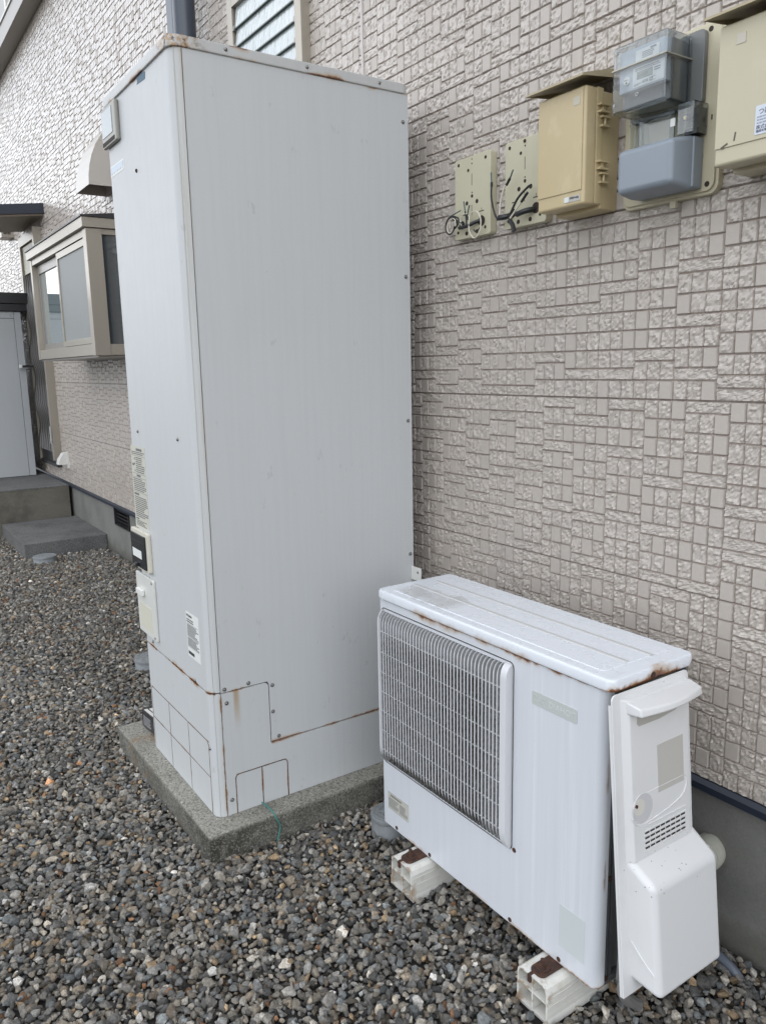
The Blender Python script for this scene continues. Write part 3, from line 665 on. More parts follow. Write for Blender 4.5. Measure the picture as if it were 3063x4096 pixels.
GREYM = Mat('galvanised_steel', (.20, .205, .21), .4, .6); rust(GREYM, (GREYM.pos()[2]-.09).abs()+GREYM.noise(20, 3).ramp(.4, .6, .03, 0), .01, .9, 1)
mb = MB(); mb.box(HB1-.013, HB1-.010, HY0+.031, HY1, HZ0+.02, HZ1); mb.box(HB1-.01, HB1-.003, HY0+.031, HY0+.043, HZ0, HZ1, bev=.002); mb.box(HB1-.01, HB1-.005, HY0+.049, HY0+.058, HZ0, HZ1); mb.box(HB1-.01, HX1-.004, HY1-.01, HY1-.002, HZ0, HZ1)
mb.box(HX0+.003, HB1-.002, HY0+.013, HY1-.004, HZ0-.002, HZ0+.012); mb.box(HX1-.01, HX1+.012, -.39, -.375, HZ0-.005, .18, mi=0)
mb.build('chassis', GREYM, hp)
for z in (.60, .34, .10):
    mb = MB(); mb.cyl((HB1-.004, HY0+.037, z), (HB1-.0005, HY0+.037, z), .0062, 12); mb.build('rusty_screw', RUSTM, hp)
for (x, z) in ((-.217, .0955), (-.061, .0945), (.267, .287), (.255, .0955), (.413, .0955)):
    mb = MB(); mb.cyl((x, HY0+.001, z), (x, HY0-.0012, z), .0058, 14); mb.build('rusty_screw', RUSTM, hp)
# interior, fan
mb = MB(); mb.prism(rrect(HX0-.0006, HB1+.0006, HY0-.0007, HY1, .02, 5, (1, 1, 0, 0)), 'z', .7706, .7732); mb.build('lid_gap_shade', Mat('rust_and_shade', (.05, .028, .018), .9), hp)  # dark strip: shadow and rust of the lid joint put into its colour
DIRT = Mat('dusty_interior', (.03, .028, .024), .9)
mb = MB(); mb.box(gx0, gx1+.004, HY1-.03, HY1-.01, gz0, gz1); mb.box(gx0, gx1, HY0+.014, HY1-.03, gz0-.01, gz0); mb.box(gx0, gx1, HY0+.014, HY1-.03, gz1, gz1+.01); mb.box(gx1+.0, gx1+.006, HY0+.014, HY1-.03, gz0, gz1)
mb.build('fan_chamber', DIRT, hp)
FANM = Mat('dusty_fan', (.10, .10, .095), .6); cx, cz = -.006, .517
mb = MB(); mb.cyl((cx, HY0+.04, cz), (cx, HY0+.09, cz), .042, 24, bev=.008)
for k in range(3):
    bmx = bmesh.new(); vs = []
    for i in range(9):
        for j in range(7):
            a = math.radians(120*k+i*9); rr = .035+.155*j/6
            vs.append(bmx.verts.new((cx+rr*math.cos(a), HY0+.045+.035*(i/8)+.004*math.sin(i), cz+rr*math.sin(a))))
    for i in range(8):
        for j in range(6): bmx.faces.new((vs[i*7+j], vs[i*7+j+1], vs[(i+1)*7+j+1], vs[(i+1)*7+j]))
    bmesh.ops.solidify(bmx, geom=list(bmx.faces), thickness=.003); mb._merge(bmx)
mb.build('fan', FANM, hp)
# grille
GR = Mat('grille_plastic', (.60, .605, .62), .4)
px, py, pz = GR.pos()
sp1 = GR.noise(110, 6, .75); dep = py.ramp(-.4695, -.4655)
zone = px.ramp(.20, .14, .5, 1)*pz.ramp(.715, .66)*px.ramp(-.27, -.20, .5, 1)
rimx = px.ramp(.2355, .2335)
GR.mix(dep*zone.max(.5)*rimx*.8, (.13, .127, .115)); GR.mix((dep*rimx*(sp1.ramp(.40, .58, 0, 1))*zone.max(.15))*.95, (.07, .065, .055)); GR.mix(dep*GR.noise(220, 4, .8, off=3).ramp(.50, .58)*zone*rimx, (.015, .015, .013))
mb = MB(); yo = HY0-.020
def slatprof(yf, z0, z1, yb_=HY0+.002, rt_=.034, rb=.05, dy=.020, th=None):
    p = [(yb_, z0)]
    for k in range(6):
        a = math.radians(90*k/5); p.append((yf+dy*(1-math.sin(a)), z0+rb*(1-math.cos(a))))
    for k in range(6):
        a = math.radians(90-90*k/5); p.append((yf+dy*(1-math.sin(a)), z1-rt_*(1-math.cos(a))))
    p.append((yb_, z1)); 
    if th is None: return p
    q = [(yb_, z0+th)]
    for k in range(6):
        a = math.radians(90*k/5); q.append((min(yf+th+(dy)*(1-math.sin(a)), yb_), z0+th*.6+(rb-.0)*(1-math.cos(a))))
    for k in range(6):
        a = math.radians(90-90*k/5); q.append((min(yf+th+(dy)*(1-math.sin(a)), yb_), z1-th*.6-rt_*(1-math.cos(a))))
    q.append((yb_, z1-th)); return p+q[::-1]
nS = 38; pitch = (.236-(-.256))/nS
for k in range(nS):
    x = -.256+k*pitch
    mb.prism(slatprof(yo, gz0-.006, gz1+.002, th=.0105), 'x', x, x+.0027)
mb.prism(slatprof(yo-.001, gz0-.010, gz1+.006), 'x', .236, .256)
mb.prism(slatprof(yo+.001, gz0-.010, gz1+.006), 'x', -.268, -.2605)
for z in (.332, .391, .450, .508, .566, .625, .686): mb.box(-.262, .238, yo+.0025, yo+.0052, z-.0014, z+.0014)
mb.build('fan_grille', GR, hp, ang=30)
mb = MB(); rr_ = rrect(-.272, .259, gz0-.013, gz1+.010, .012)
for a, b_ in zip(rr_, rr_[1:]+rr_[:1]): mb.tube([(a[0], HY0-.0005, a[1]), (b_[0], HY0-.0005, b_[1])], .0012, 5, smooth=False)
mb.build('grille_rim', CORE, hp)
# lid
HL = paint('unit_lid_paint', (.70, .73, .77), .28, .006, coat=.3, blot=.06)
px, py, pz = HL.pos()
rust(HL, (pz-.7735).abs()+px.ramp(.1, .5, .005, 0)+HL.noise(7, 3).ramp(.4, .6, .003, 0), .0085, 1.0, 1)
rust(HL, (pz-.7745).abs()*.6+px.ramp(.52, .537, .02, 0), .011, 1.1, 5)
st = (HL.noise(13, 4, .6)-.5)*.09
HL.mix(((py+.385+st).abs().ramp(.05, .04))*seg(px, -.235, -.02, .03)*HL.noise(9, 3, off=3).ramp(.3, .45)*.6, (.42, .42, .40))
HL.mix(HL.noise(6, 6, .6, (1, 1.5, 1), off=7).ramp(.5, .8)*.12, (.52, .54, .58)); HL.mix(HL.noise(30, 3, .5, (1, .25, 1), off=12).ramp(.62, .7)*seg(py, -.45, -.40, .01)*.35, (.46, .48, .52))
lx0, lx1, ly0, ly1 = HX0-.007, HX1+.008, HY0-.009, HY1+.006
mb = MB(); mb.prism(rrect(lx0, lx1, ly0, ly1, .02, 6), 'z', .7728, .801, bev=.007)
lido = mb.build('top_lid', HL, hp)
mb = MB(); mb.prism(rrect(-.247, .497, -.432, -.222, .01, 3), 'z', .800, .8024, bev=.0018); mb.build('raised_field', HL, lido)
EMB = paint('embossed_edge', (.50, .50, .49), .4, .03)
for y, a in ((-.3545, -.242), (-.2835, -.236)):
    mb = MB()
    b = bmesh.new(); bmesh.ops.create_cone(b, cap_ends=True, segments=16, radius1=.0062, radius2=.0062, depth=.735)
    mb._merge(b, 0, Matrix.Translation((a+.3675, y, .8018)) @ Matrix.Diagonal((1, 1, .42, 1)) @ Matrix.Rotation(math.radians(90), 4, 'Y')); mb.build('embossed_rib', EMB, lido)
mb = MB(); mb.cyl((lx1-.001, -.335, .7845), (lx1+.001, -.335, .7845), .0075, 14); mb.cyl((lx1, -.335, .7845), (lx1+.003, -.335, .7845), .0045, 8); mb.build('lid_screw', RUSTM, lido)
# badges, stickers
BDG = Mat('badge_plastic', (.47, .49, .47), .35)
mb = MB(); mb.prism(rrect(.318, .448, .674, .705, .004), 'y', HY0-.0012, HY0, bev=.0004); o = mb.build('name_badge', BDG, hp)
BL = Mat('badge_lettering', (.56, .575, .56), .4)
text('MITSUBISHI', .0072, (.322, HY0-.0014, .692), '-y', BL, 'badge_lettering', o, xs=.95); text('ELECTRIC', .0072, (.326, HY0-.0014, .683), '-y', BL, 'badge_lettering', o, xs=.95)
text('DIAHOT', .020, (.368, HY0-.0014, .6825), '-y', BL, 'badge_lettering', o, xs=.98)
mb = MB(); mb.box(-.258, -.157, HY0-.0006, HY0, .142, .194); o = mb.build('caution_label', Mat('faded_label', (.46, .45, .40), .5), hp)
mb = MB(); f = HY0-.0006; lines_y(mb, -.245, -.17, .182, .190, 1, f, h=.7, seed=1); lines_y(mb, -.254, -.205, .148, .178, 7, f, seed=2); lines_y(mb, -.20, -.162, .148, .178, 6, f, seed=3)
for z in (.1935, .1425): mb.box(-.2575, -.1575, f-.0003, f, z-.0004, z+.0004)
mb.build('small_print', Mat('grey_label_ink', (.2, .2, .19), .6), o)
mb = MB(); mb.box(.412, .485, HY0-.0005, HY0, .132, .236); mb.build('pale_green_sticker', Mat('pale_green_film', (.53, .565, .56), .4), hp)
# feet brackets
for fx in (-.098, .401):
    mb = MB(); mb.prism(rrect(fx-.020, fx+.022, -.512, -.215, .014, 5, (1, 1, 0, 0)), 'z', .0795, .0842, bev=.001)
    mb.cyl((fx, -.488, .084), (fx, -.488, .0875), .017, 16); mb.cyl((fx, -.488, .087), (fx, -.488, .096), .0095, 6); mb.cyl((fx, -.488, .095), (fx, -.488, .106), .005, 10)
    mb.box(fx-.012, fx-.002, -.524, -.505, .060, .080, bev=.002); mb.build('foot_bracket', RUSTM, hp)
# valve cover, leaning off the unit
VC = Mat('cover_plastic', (.66, .66, .655), .40); VC.mix(VC.noise(5, 5, .6).ramp(.5, .7, 0, .3), (.55, .545, .53)); VC.bump(VC.noise(500, 2), .05, .0005)
px, py, pz = VC.pos()
vd, vn = VC.vor(95); flecks = (vd.ramp(.16, .10))*VC.noise(22, 3).ramp(.52, .60); VC.mix(flecks*(pz.ramp(.36, .38)*pz.ramp(.46, .44)).max(pz.ramp(.755, .77))*.9, (.16, .14, .13))
TH = math.radians(5.2)
# local frame: Lx = outwards, Ly = along y, Lz = down the plate from its top edge (z=.79)
VT = Matrix.Translation((.5455, .015, .775)) @ Matrix.Rotation(-TH, 4, 'Y')
vmb = MB(); vmb.T = VT
Y0, Y1 = -.484, -.245; H = -.632
vmb.prism(rrect(Y0, Y1, H, 0, .012, 4, (0, 0, 1, 1)), 'x', 0, .004, bev=.001)
vmb.box(-.006, 0, Y0, Y0+.003, H, -.02)
# raised central field
fld = [(Y0+.030, -.40), (Y1-.020, -.40), (Y1-.020, -.012), (Y0+.030, -.012)]
def frustum(mb, x0, x1, a, b_):
    bm_ = bmesh.new(); A = [bm_.verts.new((x0, y, z)) for y, z in a]; B = [bm_.verts.new((x1, y, z)) for y, z in b_]
    bm_.faces.new(A); bm_.faces.new(B[::-1]); n = len(a)
    for i in range(n): bm_.faces.new((A[i], B[i], B[(i+1) % n], A[(i+1) % n]))
    bmesh.ops.recalc_face_normals(bm_, faces=bm_.faces)
    bmesh.ops.bevel(bm_, geom=[e for e in bm_.edges if max(v.co.x for v in e.verts) > x0+1e-5], offset=.003, segments=2, affect='EDGES', profile=.5)
    mb._merge(bm_)
frustum(vmb, .003, .017, [(Y0+.022, -.35), (Y1-.012, -.35), (Y1-.010, -.012), (Y0+.022, -.012)], [(Y0+.034, -.35), (Y1-.024, -.35), (Y1-.020, -.014), (Y0+.034, -.014)])
vc = vmb.build('valve_cover', VC, hp, 'loose white plastic valve cover leaning out from the unit end')
# handle ledge (curved front edge)
hm = MB(); hm.T = VT
arc = [(Y0+.030, .012)]; N_ = 12
pts = [(.012, Y0+.030)]+[(.046+.012*math.sin(math.pi*k/N_), Y0+.034+(Y1-.012-Y0-.034)*k/N_) for k in range(N_+1)]+[(.012, Y1-.008)]
b = bmesh.new(); lo_ = [b.verts.new((x, y, -.042)) for x, y in pts]; hi_ = [b.verts.new((x*.96, y, -.012-.014*(x/.05))) for x, y in pts]
b.faces.new(lo_); b.faces.new(hi_[::-1])
for i in range(len(pts)): b.faces.new((lo_[i], hi_[i], hi_[(i+1) % len(pts)], lo_[(i+1) % len(pts)]))
bmesh.ops.recalc_face_normals(b, faces=b.faces); bmesh.ops.bevel(b, geom=[e for e in b.edges if (e.verts[0] in hi_) != (e.verts[1] in hi_) is False or True and abs(e.verts[0].co.y-e.verts[1].co.y) > 1e-6], offset=.004, segments=3, affect='EDGES', profile=.5)
hm._merge(b); hm.build('handle_ledge', VC, vc)
g = MB(); g.T = VT; pts = [(-.436+.004, -.070)]+[(-.432+.14*k/8, -.054-.012*0) for k in range(9)]+[(-.288, -.066)]
g.prism([(-.428, -.044), (-.430, -.066), (-.424, -.072), (-.36, -.073), (-.31, -.068), (-.286, -.058), (-.278, -.044)], 'x', .0165, .0176); g.build('grip_recess', Mat('recess_shade', (.40, .385, .35), .6), vc)
g = MB(); g.T = VT; g.box(.0168, .0176, -.371, -.288, -.226, -.126); g.build('blank_label', Mat('greige_label', (.47, .455, .42), .55), vc)
# round finger recess with curved ledge
g = MB(); g.T = VT
ring = [(-.421+.031*math.cos(math.radians(a)), -.243+.031*math.sin(math.radians(a))) for a in range(0, 360, 15)]
for a, b_ in zip(ring, ring[1:]+ring[:1]): g.tube([(.0172, a[0], a[1]), (.0172, b_[0], b_[1])], .0009, 6, smooth=False)
g.build('recess_rim', VC, vc)
g = MB(); g.T = VT; g.cyl((.0168, -.421, -.243), (.0178, -.421, -.243), .030, 28); g.build('finger_recess', Mat('recess_grey_shading', (.52, .52, .53), .45), vc)  # flat disc, its grey paints the shaded side of the recess
g = MB(); g.T = VT; g.cyl((.0178, -.432, -.237), (.0182, -.432, -.237), .017, 20); g.build('recess_shading_disc', Mat('recess_cream_shading', (.60, .585, .53), .45), vc)  # offset cream disc paints the lighter side of the recess
g = MB(); g.T = VT; g.cyl((.018, -.442, -.232), (.0205, -.442, -.232), .0035, 10); g.build('recess_screw', RUSTM, vc)
g = MB(); g.T = VT; g.tube([(.0172, -.41, -.215), (.0172, -.34, -.214), (.0172, -.285, -.214)], .0008, 6); g.tube([(.0172, -.285, -.214), (.0172, -.280, -.225), (.0172, -.282, -.240), (.0172, -.297, -.256), (.0172, -.33, -.266), (.0172, -.37, -.272), (.0172, -.41, -.276), (.0172, -.44, -.272), (.0172, -.454, -.255)], .0016, 8); g.build('curved_ledge', VC, vc)
g = MB(); g.T = VT
for k in range(6): g.box(.0166, .0190, -.420, -.285, -.282-k*.0105-.0013, -.282-k*.0105+.0010, bev=.0005)
g.build('vent_rib', VC, vc)
g = MB(); g.T = VT
for k in range(4):
    for j in range(8): g.box(.0166, .0180, -.417+j*.0165, -.417+j*.0165+.0125, -.2975-k*.0105-.0017, -.2975-k*.0105+.0017)
g.build('vent_slot', HOLE, vc)
# lower box
g = MB(); g.T = VT
bx = [(.002, -.338), (.060, -.388), (.064, H+.008), (.002, H+.03)]
b = bmesh.new(); A = [b.verts.new((x, Y0+.024+(.012 if x > .03 else 0), z)) for x, z in bx]; B = [b.verts.new((x, Y1-.0+(.006 if x > .03 else 0), z)) for x, z in bx]
b.faces.new(A); b.faces.new(B[::-1])
for i in range(4): b.faces.new((A[i], B[i], B[(i+1) % 4], A[(i+1) % 4]))
bmesh.ops.recalc_face_normals(b, faces=b.faces)
bmesh.ops.bevel(b, geom=[e for e in b.edges if max(v.co.x for v in e.verts) > .01], offset=.014, segments=4, affect='EDGES', profile=.5)
g._merge(b); g.build('pipe_box', VC, vc)
g = MB(); g.T = VT; g.tube([(.008, Y0+.024, -.515), (.030, Y0+.0285, -.545), (.054, Y0+.034, -.572)], .0016, 6, smooth=False); g.build('moulded_line', VC, vc)
g = MB(); g.T = VT; g.prism(rrect(Y1-.05, Y1+.008, -.55, -.375, .012), 'x', .030, .040, bev=.002); g.build('side_flange', VC, vc)
# pipes in the gap, hose
mb = MB(); mb.tube([(.54, -.30, .55), (.556, -.36, .40), (.556, -.40, .30), (.552, -.41, .20), (.548, -.41, .12)], .007, 8); mb.tube([(.545, -.30, .45), (.56, -.33, .30), (.566, -.38, .20), (.56, -.41, .10), (.55, -.35, .03)], .014, 10, rfun=lambda i, n: .014+.0012*math.sin(i*2.2)); mb.build('service_pipe', Mat('grey_insulation', (.16, .155, .15), .8), hp)
HOSE = Mat('ribbed_hose_plastic', (.36, .355, .30), .5)
mb = MB(); mb.tube([(.44, -.165, .262), (.485, -.14, .262), (.500, -.105, .255), (.500, -.06, .242), (.490, -.02, .232), (.475, .02, .225)], .04, 24, sub=16, rfun=lambda i, n: .0365+.0016*math.cos(i*1.3))
tag(mb.build('flexible_hose', HOSE, None, origin=(.57, -.08, .2)), 'ribbed beige hose bending into the foundation behind the valve cover', 'hose')
mb = MB(); mb.tube([(.30, -.055, .014), (.50, -.055, .014), (.56, -.056, .010), (.60, -.058, -.002), (.63, -.06, -.03)], .0115, 14)
tag(mb.build('grey_conduit', Mat('grey_pvc', (.10, .115, .14), .35), None, origin=(.55, -.055, 0)), 'dark grey pipe lying along the foundation and dipping into the gravel', 'pipe')

# plastic support blocks
BLK = Mat('support_block_plastic', (.64, .63, .58), .4); BLK.mix(BLK.noise(20, 5, .65).ramp(.52, .7, 0, .4), (.40, .35, .24))
px, py, pz = BLK.pos(); BLK.mix(((py+.525).ramp(.03, -.0)*(BLK.noise(40, 4)-.0).ramp(.48, .6)*.8), (.28, .16, .07))
def block(fx, label):
    x0, x1, y0, y1, z1 = fx-.046, fx+.046, -.520, -.17, .079
    o = thing('support_block', (fx, -.345, 0), label, 'support block', 'plastic blocks under the heat pump')
    mb = MB(); t = .0035
    outer = [(x0-.006, -.012), (x1+.008, -.012), (x1+.002, .002), (x1+.001, z1-.018), (x1-.004, z1-.006), (x1-.014, z1), (x0+.010, z1), (x0+.002, z1-.006), (x0, z1-.018), (x0-.001, .002)]
    inner = [(x0+t, -.006), (x1-t, -.006), (x1-t, .002), (x1-t, z1-.019), (x1-t-.004, z1-.009), (x1-.016, z1-t), (x0+.012, z1-t), (x0+t+.002, z1-.009), (x0+t, z1-.018), (x0+t, .002)]
    n = len(outer)
    for i in range(n):
        j = (i+1) % n; mb.prism([outer[i], outer[j], inner[j], inner[i]], 'y', y0, y1)
    mb.build('block_shell', BLK, o)
    mb = MB(); mb.box(fx-.0018, fx+.0018, y0+.001, y1-.001, -.004, z1-.004); mb.box(x0+t, fx-.0018, y0+.001, y1, .036, .0395); mb.box(fx+.0018, x1-t, y0+.001, y1, .036, .0395); mb.build('inner_web', BLK, o)
    mb = MB()
    for z in (.012, .03, .05): mb.box(x1+.0005, x1+.0022, y0+.001, y1, z, z+.0016)
    mb.build('side_rib', BLK, o)
    
block(-.098, 'cream plastic block under the left end of the heat pump, beside the drain cap'); block(.401, 'cream plastic block under the right end of the heat pump, below the valve cover')

# drain caps
CAPM = Mat('grey_cap_plastic', (.22, .235, .24), .45); CAPM.mix(CAPM.noise(60, 4).ramp(.45, .65, 0, .5), (.14, .15, .155)); TUBM = Mat('grey_tube_plastic', (.27, .29, .30), .5); TUBM.mix(TUBM.noise(20, 4).ramp(.45, .7, 0, .6), (.17, .17, .16))
def cap(x, y, z, r, label):
    o = thing('drain_cap', (x, y, 0), label, 'drain cap', 'round drain inspection caps in the gravel')
    mb = MB(); mb.cyl((x, y, -.08), (x, y, z-.018), r*.96, 40); mb.build('cap_tube', TUBM, o)
    mb = MB(); mb.cyl((x, y, z-.018), (x, y, z), r, 40, bev=.004); lido_ = mb.build('cap_lid', CAPM, o)
    mb = MB()
    for rr in (r*.83, r*.55, r*.25):
        mb.tube([(x+rr*math.cos(math.radians(a)), y+rr*math.sin(math.radians(a)), z) for a in range(0, 361, 12)], .0016, 5, smooth=False)
    for a in range(0, 360, 45):
        c_, s_ = math.cos(math.radians(a+10)), math.sin(math.radians(a+10)); mb.tube([(x+r*.27*c_, y+r*.27*s_, z), (x+r*.53*c_, y+r*.53*s_, z)], .0016, 5, smooth=False)
        c_, s_ = math.cos(math.radians(a-12)), math.sin(math.radians(a-12)); mb.tube([(x+r*.57*c_, y+r*.57*s_, z), (x+r*.8*c_, y+r*.8*s_, z)], .0016, 5, smooth=False)
    mb.build('cap_relief', CAPM, lido_)
cap(-.355, -.380, .055, .060, 'grey round drain cap on a standing tube between tank and heat pump')
cap(-2.165, -.545, .045, .075, 'grey round drain cap half hidden behind the tank front, in the gravel')
cap(-4.77, -.51, .045, .085, 'grey round drain cap in the gravel in front of the concrete step')

# ------------------------------------------------------------ boxes on the wall, right
def hole(mb, x, z, r, y): mb.cyl((x, y+.001, z), (x, y-.0006, z), r, 16)
def plate(dx, label, extra):
    o = thing('mounting_plate', (-.37+dx, 0, 1.785), label, 'mounting plate', 'bare cream mounting plates on the wall')
    x0, x1, z0, z1 = -.4595+dx, -.2995+dx, 1.782, 2.010
    mb = MB(); mb.prism(rrect(x0, x1, z0, z1, .008), 'y', -.030, -.006, bev=.0025); mb.prism(rrect(x0+.002, x1-.002, z0+.002, z1-.002, .008), 'y', -.006, -.002)
    p = mb.build('plate', CREAM, o)
    mb = MB(); y = -.030
    for (x, z, r) in ((-.441, 1.994, .0048), (-.321, 1.993, .0048), (-.397, 1.972, .0045), (-.381, 2.0, .002), (-.381, 1.988, .0022), (-.380, 1.908, .002), (-.380, 1.898, .0048), (-.358, 1.880, .0062), (-.403, 1.881, .006), (-.321, 1.803, .0045), (-.443, 1.803, .0045), (-.404, 1.796, .006), (-.358, 1.796, .006), (-.337, 1.822, .0145), (-.425, 1.822, .012)):
        hole(mb, x+dx, z, r, y); mb.build('plate_hole', HOLE, p); mb = MB()
    mb.box(-.3818+dx, -.3802+dx, y-.0005, y, 1.928, 1.960); mb.box(-.3818+dx, -.3802+dx, y-.0005, y, 1.845, 1.873)
    mb.box(-.348+dx, -.327+dx, y-.0005, y, 1.8485, 1.851); mb.box(-.338+dx, -.3365+dx, y-.0005, y, 1.853, 1.859); mb.box(-.430+dx, -.412+dx, y-.0005, y, 1.8485, 1.851)
    mb.build('plate_slots', HOLE, p); return o
P1 = plate(0, 'left bare cream mounting plate with coiled black and white wires', 0)
P2 = plate(.2195, 'bare cream mounting plate with upright cut wires, partly behind the beige box', 1)
mb = MB(); mb.dome((-.1625, -.031, 2.0), (0, -1, 0), .005); mb.build('plate_screw', RUSTM, P2)
def cable(name, sets, label):
    o = thing(name, (sets[0][1][0][0], -.03, sets[0][1][0][2]), label, 'wires', 'cut cables on the mounting plates')
    for kind, pts, r in sets:
        mb = MB(); mb.tube(pts, r*.82, 8, sub=8); mb.build({'b': 'black_wire', 'w': 'white_wire', 'g': 'bare_end', 's': 'cable_sheath'}[kind], {'b': BLACK, 'w': WIREW, 'g': WIREG, 's': BLACK}[kind], o)
    return o
def arcp(cx, cz, r, a0, a1, y0, y1, n=10, ry=1.):
    return [(cx+r*math.cos(math.radians(a0+(a1-a0)*k/n)), y0+(y1-y0)*k/n, cz+r*ry*math.sin(math.radians(a0+(a1-a0)*k/n))) for k in range(n+1)]
cable('cut_cable', [('w', arcp(-.452, 1.826, .021, -20, 330, -.045, -.055, 14, 1.1), .0022), ('b', arcp(-.449, 1.823, .024, 0, 350, -.05, -.060, 14, 1.05), .0026), ('w', arcp(-.441, 1.825, .017, -90, 200, -.06, -.05, 10), .0018),
    ('s', [(-.337, -.02, 1.822), (-.352, -.035, 1.822), (-.38, -.05, 1.812), (-.415, -.05, 1.812)], .0065), ('b', [(-.43, -.055, 1.812), (-.415, -.055, 1.822), (-.42, -.05, 1.84), (-.445, -.05, 1.850)], .003),
    ('g', [(-.46, -.05, 1.851), (-.43, -.05, 1.856), (-.408, -.05, 1.860)], .002), ('b', [(-.446, -.052, 1.843), (-.425, -.052, 1.834), (-.412, -.052, 1.828)], .0035), ('g', [(-.412, -.052, 1.828), (-.397, -.052, 1.820)], .002),
    ('w', [(-.40, -.05, 1.81), (-.41, -.05, 1.83), (-.395, -.05, 1.848), (-.37, -.05, 1.838), (-.37, -.05, 1.80), (-.35, -.05, 1.775), (-.325, -.05, 1.785), (-.318, -.05, 1.82), (-.335, -.05, 1.845), (-.36, -.048, 1.848)], .0024),
    ('b', [(-.388, -.05, 1.855), (-.382, -.05, 1.83), (-.38, -.052, 1.815)], .003), ('g', [(-.394, -.05, 1.883), (-.388, -.05, 1.857)], .0024), ('b', [(-.375, -.052, 1.845), (-.375, -.052, 1.828)], .0035), ('g', [(-.366, -.052, 1.868), (-.374, -.052, 1.846)], .0024),
    ('b', [(-.36, -.04, 1.80), (-.335, -.05, 1.79), (-.322, -.045, 1.81), (-.326, -.04, 1.835)], .0024)], 'coiled black and white wires with cut ends on the left mounting plate')
d = .2195
cable('cut_cable', [('s', [(-.425+d, -.02, 1.822), (-.435+d, -.05, 1.812), (-.455+d, -.055, 1.812)], .009), ('b', [(-.46+d, -.055, 1.808), (-.475+d, -.055, 1.83), (-.487+d, -.055, 1.87), (-.487+d, -.055, 1.905)], .0032), ('b', [(-.4865+d, -.055, 1.912), (-.4867+d, -.055, 1.90)], .0045), ('g', [(-.487+d, -.055, 1.912), (-.489+d, -.055, 1.938)], .0024),
    ('w', [(-.452+d, -.055, 1.82), (-.45+d, -.055, 1.85), (-.437+d, -.055, 1.885), (-.424+d, -.055, 1.895)], .003), ('b', [(-.426+d, -.055, 1.893), (-.412+d, -.055, 1.908)], .0045), ('g', [(-.412+d, -.055, 1.908), (-.400+d, -.055, 1.928)], .0026),
    ('s', [(-.337+d, -.02, 1.822), (-.355+d, -.05, 1.815), (-.385+d, -.055, 1.81)], .009), ('b', [(-.41+d, -.06, 1.805), (-.40+d, -.06, 1.82), (-.375+d, -.06, 1.85), (-.345+d, -.055, 1.872), (-.33+d, -.055, 1.876)], .0038), ('w', [(-.405+d, -.06, 1.803), (-.39+d, -.06, 1.815), (-.36+d, -.06, 1.84)], .003), ('b', [(-.362+d, -.06, 1.838), (-.338+d, -.06, 1.858)], .0045),
    ('s', [(-.41+d, -.058, 1.80), (-.40+d, -.055, 1.785), (-.395+d, -.055, 1.768)], .0075)], 'stiff black and white cable ends standing up on the mounting plate beside the beige box')

def meter_box(x0, x1, z0, z1, label, sticker):
    BEIGE = TAN if sticker == 1 else globals()['BEIGE']
    o = thing('meter_box', ((x0+x1)/2, 0, z0), label, 'meter box', 'beige boxes on the wall')
    mb = MB(); mb.box(x0+.006, x1-.002, -.066, -.004, z0-.008, z1-.006, bev=.005); mb.build('box_body', BEIGE, o)
    mb = MB(); mb.box(x0, x1, -.088, -.064, z0+.002, z1, bev=.004); mb.build('box_flange', BEIGE, o)
    mb = MB(); mb.box(x0+.001, x1-.001, -.125, -.086, z0-.001, z1-.001, bev=.007, segs=3); dr = mb.build('box_door', BEIGE, o)
    mb = MB(); mb.box(x0+.004, x1-.008, -.1275, -.125, z0+.032, z1-.006, bev=.001); mb.build('door_panel', BEIGE, dr)
    mb = MB(); mb.prism([(-.155, z1+.008), (-.152, z1+.014), (-.05, z1+.040), (-.004, z1+.046), (-.004, z1+.040), (-.05, z1+.034), (-.15, z1+.008)], 'x', x0-.016, x1+.014)
    mb.prism([(-.15, z1+.009), (-.05, z1+.034), (-.004, z1+.04), (-.004, z1+.026), (-.05, z1+.02)], 'x', x1+.0115, x1+.0145); mb.prism([(-.15, z1+.009), (-.05, z1+.034), (-.004, z1+.04), (-.004, z1+.026), (-.05, z1+.02)], 'x', x0-.0165, x0-.0135)
    mb.build('rain_hood', Mat('weathered_beige_hood', (.33, .28, .18), .5), o)
    for z in (z1-.052, z0+.085):
        mb = MB()
        for dz in (.012, -.004): mb.box(x1-.004, x1+.012, -.086, -.054, z+dz-.0025, z+dz+.0025, bev=.001)
        for dz in (-.014, -.034): mb.box(x1-.004, x1+.010, -.078, -.050, z+dz-.0025, z+dz+.0025, bev=.001)
        mb.box(x1-.003, x1+.007, -.074, -.066, z-.004, z+.012); mb.cyl((x1+.005, -.064, z-.034), (x1+.005, -.064, z-.014), .003, 8); mb.build('hinge', BEIGE, o)
    return o, dr
o, dr = meter_box(-.018, .1355, 1.782, 2.045, 'beige plastic box with rain hood between the mounting plates and the electricity meter', 1)
mb = MB(); mb.box(.098, .119, -.1282, -.1275, 2.004, 2.022); mb.build('faded_square', Mat('pale_patch', (.50, .46, .37), .5), dr)
mb = MB(); mb.box(.074, .124, -.1262, -.125, 1.791, 1.804); mb.box(.0745, .0885, -.1266, -.1262, 1.7915, 1.8035, mi=1)
R_ = random.Random(5)
for k in range(9):
    x = .092+k*.0032; mb.box(x, x+.002, -.1267, -.1262, 1.797+R_.uniform(-.001, .001), 1.8005+R_.uniform(0, .002), mi=2)
mb.build('maker_label', [Mat('silver_label', (.42, .41, .38), .3), PALE, INK], dr)
o, dr = meter_box(.472, .80, 1.792, 2.052, 'large beige box cut off at the top right edge, with a blue white label', 2)
